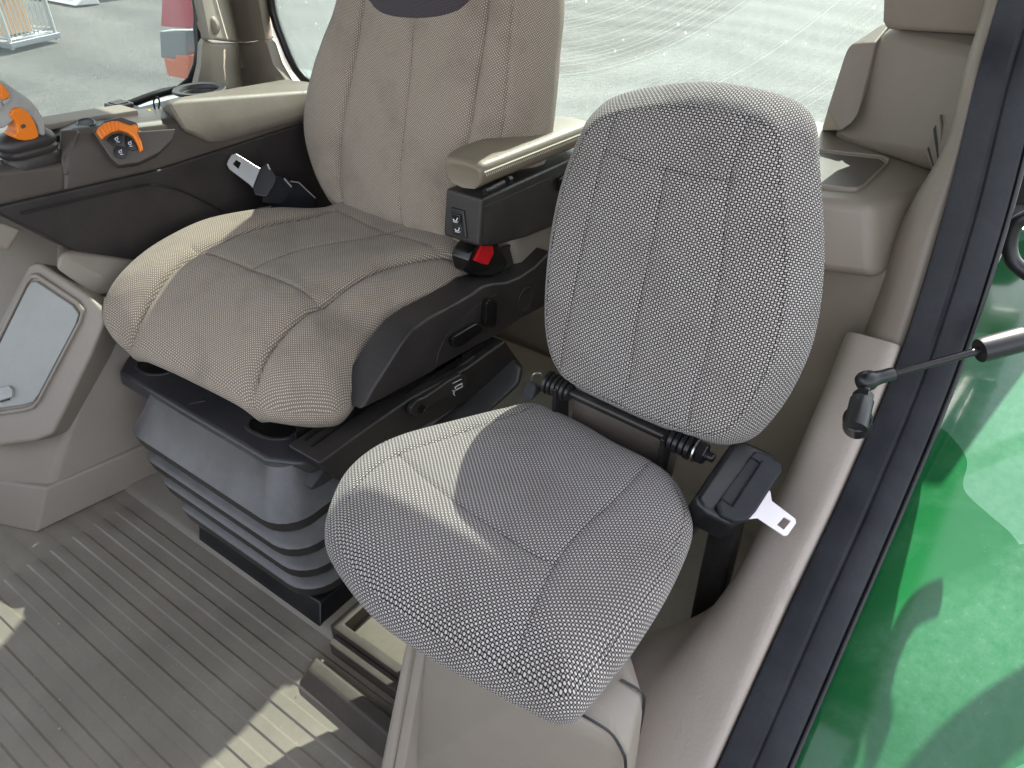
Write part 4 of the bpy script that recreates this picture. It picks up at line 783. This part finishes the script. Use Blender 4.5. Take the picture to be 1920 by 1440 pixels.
def hitch_icon(c, lift, parent, s=.0042):
    P = lambda x, y: tuple(at('dial', c[0]+x*s, c[1]+y*s, lift))
    tube("hitch_symbol", [P(-.9+.0, .2), P(-.5, .8), P(.2, .8), P(.55, .2), P(.2, -.4), P(-.5, -.4), P(-.9, .2)], .0008, white, parent, 6)
    tube("hitch_symbol", [P(.3, .9), P(.9, 1.2)], .0008, white, parent, 6)
    tube("hitch_symbol", [P(-.7, -1.1), P(.8, -1.3)], .0008, white, parent, 6)
hitch_icon((-0.0105, 0.0083), .0036, k1); hitch_icon((0.011, -0.0042), .0036, k2); hitch_icon((-0.0122, -0.0172), .0046, k3, .0038)
# small controls on the console top
pw = np.array((-0.735, 0.0294, 0.7328)); lathe("push_button", pw, (.25, -.15, 1), [(.019, -.006), (.019, .001), (.0165, .003), (.015, .0015), (.0, .002)], slate, cs, 26)
for i, (u, v) in enumerate(((271, 238), (288, 234), (305, 230))):
    c = np.array((((-0.72, 0.137, 0.7032), (-0.725, 0.1625, 0.7009), (-0.73, 0.19, 0.6993)))[i]); box("rocker_key", c, (.024, .020, .008), blackg, cs, .002)
sk = np.array((-0.85, 0.168, 0.7111)); box("socket_lid", sk+np.array((0, 0, .01)), (.05, .045, .012), slate, cs, .004); box("socket_well", sk+np.array((0, 0, .016)), (.034, .03, .004), charc, cs, .001)
lathe("socket_body", sk-np.array((0, 0, .045)), (0, 0, 1), [(.028, 0), (.028, .03), (.024, .034), (.024, .052)], black, cs, 20)
box("key_pocket", np.array((-0.8, 0.2084, 0.6985))+np.array((0, 0, -.004)), (.06, .06, .018), black, cs, .006)
tube("key_ring", [(-0.8, 0.2214, 0.7062), (-0.8, 0.2232, 0.7259), (-0.8, 0.2334, 0.7331), (-0.8, 0.2372, 0.7229), (-0.8, 0.2297, 0.7068)], .0022, darkmet, cs, 6, 24)
box("top_plate", np.array((-0.8, 0.0629, 0.7281)), (.07, .20, .012), taupe_l, cs, .003, Matrix.Rotation(R(-4), 3, 'X'))
# drive lever with rubber boot
lvp = -.70
gr = prism("lever_grip", 'X', [(-0.1137, 0.851), (-0.1075, 0.8423), (-0.0973, 0.8309), (-0.0822, 0.8134), (-0.0735, 0.793), (-0.0709, 0.7746), (-0.0737, 0.755), (-0.0777, 0.7438), (-0.0883, 0.7484), (-0.0861, 0.7661), (-0.0908, 0.7811), (-0.0995, 0.7899), (-0.1089, 0.7911), (-0.1236, 0.7827), (-0.1417, 0.7753), (-0.1976, 0.7752), (-0.1731, 0.8624), (-0.1349, 0.8687)], lvp-.03, lvp+.020, silver, cs, .008, 4)
lw = prism("lever_palm", 'X', [(-0.1288, 0.7958), (-0.1199, 0.8044), (-0.1098, 0.806), (-0.1008, 0.8011), (-0.0935, 0.7888), (-0.0904, 0.7724), (-0.0903, 0.7555), (-0.0923, 0.7469), (-0.1042, 0.7448), (-0.1176, 0.7462), (-0.1296, 0.7512), (-0.136, 0.7578), (-0.1322, 0.7627), (-0.1264, 0.7653), (-0.1229, 0.7752), (-0.1232, 0.7849)], lvp-.014, lvp+.026, orange, cs, .004, 3)
prism("palm_window", 'X', [(-0.1178, 0.7745), (-0.1102, 0.7766), (-0.1085, 0.7703), (-0.117, 0.7684)], lvp+.025, lvp+.0275, taupe_d, lw, .0005)
prism("lever_key", 'X', [(-0.1253, 0.8513), (-0.1195, 0.8418), (-0.1172, 0.8274), (-0.1311, 0.8228), (-0.1335, 0.8289)], lvp+.018, lvp+.028, orange, gr, .002)
prism("lever_key", 'X', [(-0.1326, 0.8213), (-0.1179, 0.8257), (-0.1171, 0.8199), (-0.1312, 0.8125)], lvp+.018, lvp+.026, silver, gr, .002)
prism("lever_key", 'X', [(-0.1463, 0.8196), (-0.135, 0.8199), (-0.1348, 0.8105), (-0.1501, 0.8044)], lvp+.018, lvp+.026, silver, gr, .002)
lb = np.array((-0.715, -0.1023, 0.7111))
bt2 = loft("lever_boot", [[(lb[0]+x*s, lb[1]+y*s, lb[2]+z) for x, y in rrect(.066, .108, .031, 6)] for z, s in ((-.02, .96), (-.004, .98), (.0, .90), (.004, .98), (.010, 1.0), (.014, .92), (.018, 1.0), (.026, 1.0), (.034, .92), (.042, .72), (.046, .5))], charc, cs, 50)
box("gate_well", np.array((-0.76, -0.0705, 0.696)), (.10, .17, .01), black, cs, .004)
box("gate_plate", np.array((-0.755, -0.0193, 0.7194)), (.05, .05, .012), slate, cs, .003)
prism("warning_label", 'X', [(-0.0959, 0.7092), (-0.0749, 0.7067), (-0.0763, 0.6998), (-0.0973, 0.7023)], -.699, -.6835, orange, cs, .001)
settle(cs)
tag(hull("key", [(-0.785, 0.1883, 0.7032), (-0.785, 0.2015, 0.712), (-0.785, 0.2177, 0.7036), (-0.785, 0.2107, 0.6981), (-0.785, 0.1944, 0.6971), np.array((-0.785, 0.202, 0.7048))+np.array((-.012, 0, .012))], yellow, None, .003), "yellow ignition key fob lying in the black pocket on the console", "key")

# floor-level console with storage lid, front right of the big seat
fc = empty("storage_console", (-.8, .0, 0), "grey taupe floor console with a lidded storage box beside the mat", "console")
hull("body", [(-0.5934, -0.4009, 0), (-.545, -.10, 0), (-.50, .40, 0), (-1.15, .40, 0), (-1.25, -.66, 0), (-0.62, -0.0544, 0.4072), (-0.612, -0.1204, 0.3488), (-0.6, -0.2836, 0.162), (-.63, .40, .44), (-1.2, .40, .62), (-1.2, -.2, .62), (-1.0, .0, .62), (-1.2, -.6, .2)], graypl, fc, .012, 4)
kx = [(-0.5875, -0.4061, 0), (-0.594, -0.352, 0.0864), (-.538, -.10, 0), (-.545, -.10, .085), (-.49, .42, 0), (-.50, .42, .085), (-1.26, -.68, 0), (-1.24, -.66, .075), (-1.2, .4, 0)]
hull("kick_strip", kx, taupe_d if False else graypl, fc, .006, 3)
FR['lid']=((-0.64, -0.2468, 0.3689),(0.78549, 0.61887, -0.0),(-0.33459, 0.42468, 0.84125))
ho = [(-0.1635, -0.0996), (-0.0713, 0.0711), (-0.0207, 0.1647), (-0.0077, 0.173), (0.007, 0.1696), (0.0999, 0.1039), (0.1254, 0.0755), (0.1285, 0.0474), (0.1005, -0.0179), (0.0426, -0.1307), (0.0161, -0.1791), (-0.0186, -0.1926), (-0.1472, -0.2084)]
hb = prism("box_housing", 'lid', ho, -.14, -.012, graypl, fc, .014, 4)
ri = [(-0.1544, -0.1323), (-0.0733, 0.0249), (-0.0191, 0.1272), (-0.0102, 0.1388), (0.0015, 0.1386), (0.0757, 0.086), (0.0867, 0.0686), (0.0795, 0.0461), (-0.0042, -0.1027), (-0.0177, -0.1187), (-0.0371, -0.1238), (-0.1333, -0.136)]
def shrink(q, k): c = np.mean(q, axis=0); return [tuple(c+(np.array(p)-c)*k) for p in q]
prism("lid_rim", 'lid', [tuple(p) for p in shrink(ri, 1.07)], -.014, -.003, graypl, hb, .004, 3, holes=[shrink(ri, .995)])
lidm = plastic("lid_plastic", (150, 150, 146), .42, dust=.45, dustcol=(176, 178, 176), dscale=16)
ld = prism("storage_lid", 'lid', shrink(ri, .955), -.012, -.005, lidm, fc, .004, 3)
prism("lid_latch", 'lid', [(-0.0779, -0.0828), (-0.0586, -0.0778), (-0.0515, -0.0856), (-0.0521, -0.1007), (-0.079, -0.1088)], -.006, .004, silver, ld, .002)
prism("latch_slot", 'lid', [(-0.0789, -0.1045), (-0.0616, -0.1005), (-0.0619, -0.107), (-0.0792, -0.1121)], -.006, .001, black, ld, .0006)
hull("upper_shelf", [(-0.66, -0.1394, 0.5226), (-0.66, -0.1219, 0.5253), (-0.64, -0.076, 0.4547), (-0.64, -0.1061, 0.417), (-0.66, -0.1532, 0.4984), (-.9, -.02, .5), (-.9, .1, .45), (-.66, .1, .40)], graypl, fc, .008, 3)
settle(fc)
hull_up = tag(hull("dash_trim", [(-0.7, -0.2294, 0.6176), (-0.7, -0.1974, 0.6033), (-0.7, -0.1728, 0.5814), (-0.7, -0.21, 0.5498), (-0.7, -0.242, 0.5841), (-0.8, -0.1979, 0.5815), (-0.8, -0.1378, 0.5432), (-0.8, -0.1773, 0.5096)], graypl, None, .006), "small grey trim panel tucked under the console front at the picture edge", "trim")

# ================================================================== rear right pillar trim
rp = empty("pillar_trim", (-1.1, .8, .5), "taupe trim of the right rear pillar with a round coat hook", "pillar")
def corner_loft(nm, rows, n=26):
    rr = [[tuple(q) for q in catmull(r, n, False)] for r in rows]
    o = grid(nm, rr, taupe_l, rp, 50); m = o.modifiers.new("solid", 'SOLIDIFY'); m.thickness = .02; m.offset = 0
    return o
corner_loft("upper_trim", [[(-1.38, .60, 1.66), (-1.34, .62, 1.66), (-1.25, .80, 1.66), (-1.20, .86, 1.66), (-1.05, .88, 1.66), (-1.03, .93, 1.66)],
  [(-1.05, 0.56, 0.9445), (-1.047, 0.58, 0.9428), (-1.293, 0.82, 0.9037), (-1.318, 0.86, 0.8982), (-1.204, 0.87, 0.9051), (-1.245, 0.92, 0.8977)],
  [(-1.061, 0.56, 0.8699), (-1.053, 0.58, 0.8682), (-1.308, 0.82, 0.8169), (-1.332, 0.86, 0.8099), (-1.207, 0.87, 0.8198), (-1.255, 0.92, 0.8096)],
  [(-1.062, 0.56, 0.782), (-1.054, 0.58, 0.7786), (-1.303, 0.82, 0.7064), (-1.327, 0.86, 0.6959), (-1.208, 0.87, 0.7186), (-1.258, 0.92, 0.7087)],
  [(-1.06, 0.56, 0.7757), (-1.054, 0.58, 0.7719), (-1.303, 0.82, 0.6987), (-1.327, 0.86, 0.6881), (-1.208, 0.87, 0.711), (-1.257, 0.92, 0.7009)]])
corner_loft("lower_trim", [[(-1.094, 0.575, 0.764), (-1.078, 0.58, 0.7624), (-1.284, 0.8, 0.701), (-1.316, 0.845, 0.6871), (-1.19, 0.855, 0.7078), (-1.254, 0.92, 0.6934)],
  [(-1.093, 0.565, 0.7563), (-1.072, 0.57, 0.7553), (-1.273, 0.79, 0.6932), (-1.312, 0.84, 0.6773), (-1.176, 0.85, 0.7011), (-1.243, 0.92, 0.6852)],
  [(-1.11, 0.56, 0.7057), (-1.088, 0.565, 0.7048), (-1.273, 0.78, 0.6376), (-1.317, 0.835, 0.617), (-1.157, 0.845, 0.6458), (-1.222, 0.92, 0.6272)],
  [(-1.143, 0.55, 0.6462), (-1.114, 0.56, 0.6427), (-1.251, 0.76, 0.5764), (-1.294, 0.82, 0.5512), (-1.109, 0.835, 0.5949), (-1.18, 0.92, 0.5711)],
  [(-1.182, 0.54, 0.6133), (-1.132, 0.55, 0.61), (-1.188, 0.72, 0.5591), (-1.212, 0.79, 0.5372), (-1.039, 0.82, 0.5675), (-1.097, 0.92, 0.544)]])
hk = np.array((-1.057, 0.575, 0.8066)); lathe("coat_hook", hk, (.5, -.85, .05), [(.027, -.01), (.027, .008), (.024, .012), (.016, .013), (.014, .020), (.0, .021)], taupe, rp, 26)
settle(rp)

# ================================================================== left rear corner: shelf, side panel, pillar trim, vents
lc = empty("rear_corner_trim", (.55, .7, .0), "brown taupe corner trim with a recessed tray shelf behind the small seat", "trim")
hull("lower_panel", [(.42, .56, 0), (0.6399, 0.55, 0.5648), (0.7305, 0.55, 0.6131), (0.7614, 0.52, 0.6348), (0.7588, 0.5, 0.5079), (.76, .44, .30), (.76, .44, 0), (.42, .56, .58), (.42, .9, .58), (.78, .9, .58), (.78, .9, 0), (.42, .9, 0), (0.7628, 0.53, 0.65)], taupe, lc, .012, 4)
ap = prism("access_panel", 'Y', [(-a, b) for a, b in ((0.586, 0.5545), (0.6408, 0.5653), (0.715, 0.5764), (0.7328, 0.575), (0.7381, 0.5614), (0.7447, 0.5059), (0.7448, 0.4709), (.60, .30), (.3, .30), (.3, .56))], .5435, .556, taupe, lc, .004, 3)
hull("shelf", [(.45, .44, .74), (0.6202, 0.4998, 0.74), (0.6872, 0.5162, 0.74), (0.7066, 0.5524, 0.74), (0.7557, 0.6696, 0.74), (0.7086, 0.8203, 0.74), (.45, .92, .74), (.70, .92, .74), (.45, .43, .62), (0.6501, 0.49, 0.6251), (0.7264, 0.505, 0.6265), (0.742, 0.54, 0.6207), (0.754, 0.57, 0.6527), (.45, .92, .60), (.72, .92, .60)], taupe, lc, .022, 6)
def trp(k): 
    q = [(0.4875, 0.7093), (0.6415, 0.7562), (0.6577, 0.7398), (0.6607, 0.7144), (0.659, 0.5856), (0.6541, 0.5613), (0.6381, 0.5495), (0.5548, 0.5239)]
    return shrink(q, k)
FRz = trp(1.0)
zs = .7425
prism("tray_rim", 'Z', FRz, zs-.01, zs+.004, taupe, lc, .002, 2, holes=[shrink(FRz, .93)])
prism("tray_step", 'Z', shrink(FRz, .93), zs-.01, zs+.001, taupe, lc, .001, 2, holes=[shrink(FRz, .87)])
prism("tray_bed", 'Z', shrink(FRz, .87), zs-.01, zs-.0005, taupe_d, lc, .0006)
# upright corner cover
hull("corner_cover", [(0.5313, 0.8242, 0.735), (0.6165, 0.8391, 0.735), (0.7068, 0.823, 0.735), (0.7499, 0.7212, 0.74), (0.75, 0.7, 0.7734), (0.5566, 0.86, 0.9049), (0.5656, 0.86, 0.9238), (0.7267, 0.8, 0.944), (0.7522, 0.74, 0.9327), (.52, .95, .72), (.78, .95, .72), (.60, .95, .98), (.74, .95, .98)], taupe, lc, .014, 4)
hull("corner_wing", [(0.4988, 0.8592, 0.737), (0.5128, 0.815, 0.7913), (0.5132, 0.85, 0.8922), (0.5187, 0.85, 0.9011), (0.5607, 0.848, 0.9091), (0.5671, 0.83, 0.8676), (0.5738, 0.79, 0.7972), (0.5678, 0.785, 0.781), (0.5515, 0.785, 0.7645), (.53, .94, .737), (.57, .94, .95)], taupe, lc, .005, 3)
hull("pillar_cover", [(0.5447, 0.82, 1.046), (0.5655, 0.83, 0.9473), (0.575, 0.83, 0.9354), (0.7499, 0.77, 0.9527), (0.7292, 0.76, 1.062), (.60, .95, .94), (.75, .95, .94), (.60, .95, 1.66), (.74, .95, 1.66), (.60, .80, 1.66), (.73, .74, 1.66)], taupe, lc, .008, 3)
ie = iend-14
hull("frame_post", [(.765, .62, .30), (.80, .58, .30), (.765, .95, .30), (.80, .95, .30), (.75, .70, .75), (.785, .60, .75), (.76, .95, .75), (.74, .74, 1.0), (.77, .64, 1.0), (.73, .76, 1.66), (.75, .68, 1.66), (.73, .95, 1.66)], taupe, lc, .006, 3)
grid("edge_trim", [[tuple(q) for q in r] for r in along(lambda t, i: [(dx*(1+1.6*float(sstep(np.array(-CVs[i][2]), -.88, -.70))), dn) for dx, dn in ((-.030, -.12), (-.026, -.08), (-.021, -.045), (-.015, -.026), (-.007, -.016), (-.001, -.014))], ie)], taupe, lc, 50, .004)
FR['vent']=((0.7258, 0.72, 0.7767),(0.95171, -0.307, 0.0),(0.03742, 0.116, 0.99254))
vf = [(-0.0139, 0.0604), (-0.0042, 0.0454), (0.0217, -0.012), (0.0256, -0.0262), (0.0232, -0.0414), (-0.0131, -0.008)]
vn = prism("air_vent", 'vent', vf, -.03, .004, taupe, lc, .004, 3)
prism("vent_slot", 'vent', [(-0.0137, 0.0345), (-0.0121, 0.0419), (0.0192, -0.0171), (0.0173, -0.0195)], .0035, .0052, black, vn, .0005)
prism("vent_slot", 'vent', [(-0.0118, 0.0032), (-0.0101, 0.0063), (0.0184, -0.0318), (0.0174, -0.034)], .0035, .0052, black, vn, .0005)
settle(lc)

# ================================================================== gas strut holding the door open
gs_ = empty("gas_strut", (0.8, 0.2268, 0.554), "black gas strut reaching from the sill stud out over the green fender", "gas strut")
bp = np.array((0.7931, 0.25, 0.5975)); sb = np.array((0.803, 0.1982, 0.5694)); n_ = bp-sb
lathe("stud", sb-n_*.25, n_, [(.0155, 0), (.0155, np.linalg.norm(n_)*.72), (.0145, np.linalg.norm(n_)*.75)], black, gs_, 22)
lathe("hex_collar", sb+n_*.48, n_, [(.013, 0), (.0135, .002), (.0135, .010), (.012, .012)], darkmet, gs_, 6, 25)
lathe("ball_pin", sb+n_*.62, n_, [(.0075, 0), (.0075, .03)], darkmet, gs_, 12)
e1, e2 = np.array((0.903, 0.36, 0.6312)), np.array((1.15, 0.6, 0.697))
dd = (e1-bp)/np.linalg.norm(e1-bp)
lathe("ball_socket", bp-dd*.014, dd, [(.004, 0), (.010, .002), (.0135, .007), (.0145, .014), (.0135, .021), (.0105, .026), (.0095, .034), (.0095, .05), (.0085, .052)], black, gs_, 20, 60)
tube("piston_rod", [bp+dd*.04, e1+dd*.03], .0055, darkmet, gs_, 14)
lathe("rod_guide", e1, dd, [(.008, 0), (.0165, .001), (.0175, .006), (.0175, .062), (.0165, .063)], black, gs_, 22)
lathe("cylinder", e1+dd*.063, dd, [(.0165, 0), (.0172, .001), (.0172, .34)], sealb, gs_, 22)
settle(gs_)

# ================================================================== outside, behind the door post
lb_ = empty("lamp_bracket", (.9, .95, .6), "black lamp housing and bracket standing behind the door post above the fender", "bracket")
hull("housing", [(0.7532, 0.85, 0.8717), (0.8, 0.85, 0.912), (0.8503, 0.85, 0.9102), (0.7972, 0.85, 0.7127), (0.8381, 0.85, 0.6558), (0.8111, 0.85, 0.6493), (0.9118, 0.85, 0.7373), (0.8629, 0.85, 0.7268), (.95, 1.0, .9), (.95, 1.0, .72), (1.05, 1.0, .7)], black, lb_, .012, 3)
hull("stem", [(0.8273, 0.86, 0.7211), (0.8478, 0.86, 0.7255), (0.8648, 0.86, 0.6671), (0.8442, 0.86, 0.6642), (0.8275, 0.9, 0.7096), (0.8635, 0.9, 0.6538)], darkmet, lb_, .004)
lathe("rubber_foot", (0.855, 0.88, 0.6355), (0, 0, 1), [(.02, -.01), (.03, 0), (.03, .025), (.02, .035)], black, lb_, 20)
tube("cable_loop", [(0.8949, 0.55, 0.7616), (0.8829, 0.55, 0.7462), (0.8842, 0.55, 0.717), (0.8979, 0.55, 0.6905), (0.924, 0.55, 0.6762)], .011, black, lb_, 10, 30)
settle(lb_)
# right rear light cluster seen through the side window
rl = empty("tail_light", (-1.75, .75, .7), "red, grey and orange tail light on the far fender seen through side window", "lamp")
dR = 1.9
def slab(name, px, y, d, m, b=.006):
    prism(name, ((0, y, 0), (-1, 0, 0), (0, 0, 1)), [(-p[0], p[2]) for p in px], -d, 0, m, rl, b, 2)
lensr = plastic("red_lens", (205, 70, 92), .35, gs=0, dust=.25, dustcol=(210, 150, 160)); lenso = plastic("orange_lens", (230, 105, 62), .35, gs=0, dust=.25, dustcol=(220, 160, 120)); lensg = plastic("grey_housing", (120, 125, 135), .4, dust=.3)
slab("red_lens", [(-2, 1.1, 0.794), (-2.088, 1.1, 0.6278), (-1.902, 1.1, 0.6398), (-1.839, 1.1, 0.8061)], 1.1, .05, lensr)
slab("housing", [(-2.121, 1.12, 0.6061), (-1.936, 1.12, 0.6258), (-1.978, 1.12, 0.5169), (-2.158, 1.12, 0.5024)], 1.12, .06, lensg)
slab("orange_lens", [(-2.121, 1.1, 0.5104), (-2.044, 1.1, 0.5139), (-2.03, 1.1, 0.5315), (-1.94, 1.1, 0.5406), (-1.977, 1.1, 0.4448), (-2.125, 1.1, 0.4406)], 1.1, .05, lenso)
slab("bracket", [(-2.24, 1.15, 0.5365), (-2.197, 1.15, 0.5334), (-2.209, 1.15, 0.4154), (-2.057, 1.15, 0.4198), (-2.064, 1.15, 0.4022), (-2.231, 1.15, 0.3996), (-2.247, 1.15, 0.5027)], 1.15, .02, galv)
settle(rl)
# far fender lip below the side window
tag(hull("far_fender", [(x, y, z) for x, y, z in ((-1.42, -.3, .30), (-1.42, 1.3, .50), (-1.60, -.3, .30), (-1.60, 1.3, .50), (-1.42, .3, .52), (-1.6, .3, .52), (-1.42, 1.3, .2), (-1.6, 1.3, .2))], plastic("teal_rubber", (84, 108, 106), .5, dust=.3), None, .02), "dusty teal fender lip just outside the right side window", "fender")
# wire cage trolley on the yard
cg = empty("cage_trolley", (-12.73, 4.681, -1.35), "wire mesh cage trolley with a cardboard load standing in the gravel yard", "trolley")
c0 = np.array((-12.48, 4.698, -1.3)); U = np.array((1, .25, 0)); U /= np.linalg.norm(U); V_ = np.array((-U[1], U[0], 0))
cgm = plastic("cage_wire", (190, 195, 195), .4, metallic=.5, gs=0)
def cp_(a, b, z): return c0+U*a+V_*b+np.array((0, 0, z))
for a in (-.9, .1):
    for b in (0, .8): tube("post", [cp_(a, b, 0), cp_(a, b, 1.0)], .03, cgm, cg, 8)
for z in (.15, 1.0): tube("rail", [cp_(-.9, 0, z), cp_(.1, 0, z), cp_(.1, .8, z), cp_(-.9, .8, z)], .025, cgm, cg, 8, closed=True)
for i in range(1, 11):
    tube("mesh_wire", [cp_(-.9+i*.1, 0, .15), cp_(-.9+i*.1, 0, 1)], .012, cgm, cg, 6); tube("mesh_wire", [cp_(.1, i*.075, .15), cp_(.1, i*.075, 1)], .012, cgm, cg, 6)
hull("deck", [cp_(a, b, z) for a in (-.95, .15) for b in (-.05, .85) for z in (.02, .1)], lensg, cg, .01)
hull("cardboard_load", [cp_(a, b, z) for a in (-.85, -.25) for b in (.1, .7) for z in (.12, 1.25)], plastic("cardboard", (185, 140, 100), .8, dust=.2), cg, .01)
settle(cg)
# grey trailer frame at the top left
tf = empty("trailer", (-16.63, 7.213, -1.35), "grey steel trailer frame parked at the far side of the yard", "trailer")
t0 = np.array((-16.82, 6.994, -1.35))
hull("deck", [t0+np.array(p) for p in ((-4, 1.0, .5), (1.2, 1.0, .5), (-4, 1.0, .75), (1.2, 1.0, .75), (-4, 3, .5), (1.2, 3, .5), (-4, 3, .75), (1.2, 3, .75))], plastic("trailer_grey", (120, 130, 138), .5, dust=.3), tf, .03)
for dx in (-2.4, -.2): lathe("wheel", t0+np.array((dx, .95, .38)), (0, 1, 0), [(.1, 0), (.38, .02), (.38, .22), (.1, .24)], black, tf, 24)
hull("apron", [t0+np.array(p) for p in ((-4, .3, .05), (1.5, .3, .05), (-4, .7, .3), (1.5, .7, .3), (-4, .8, .02), (1.5, .8, .02))], galv, tf, .02)
settle(tf)
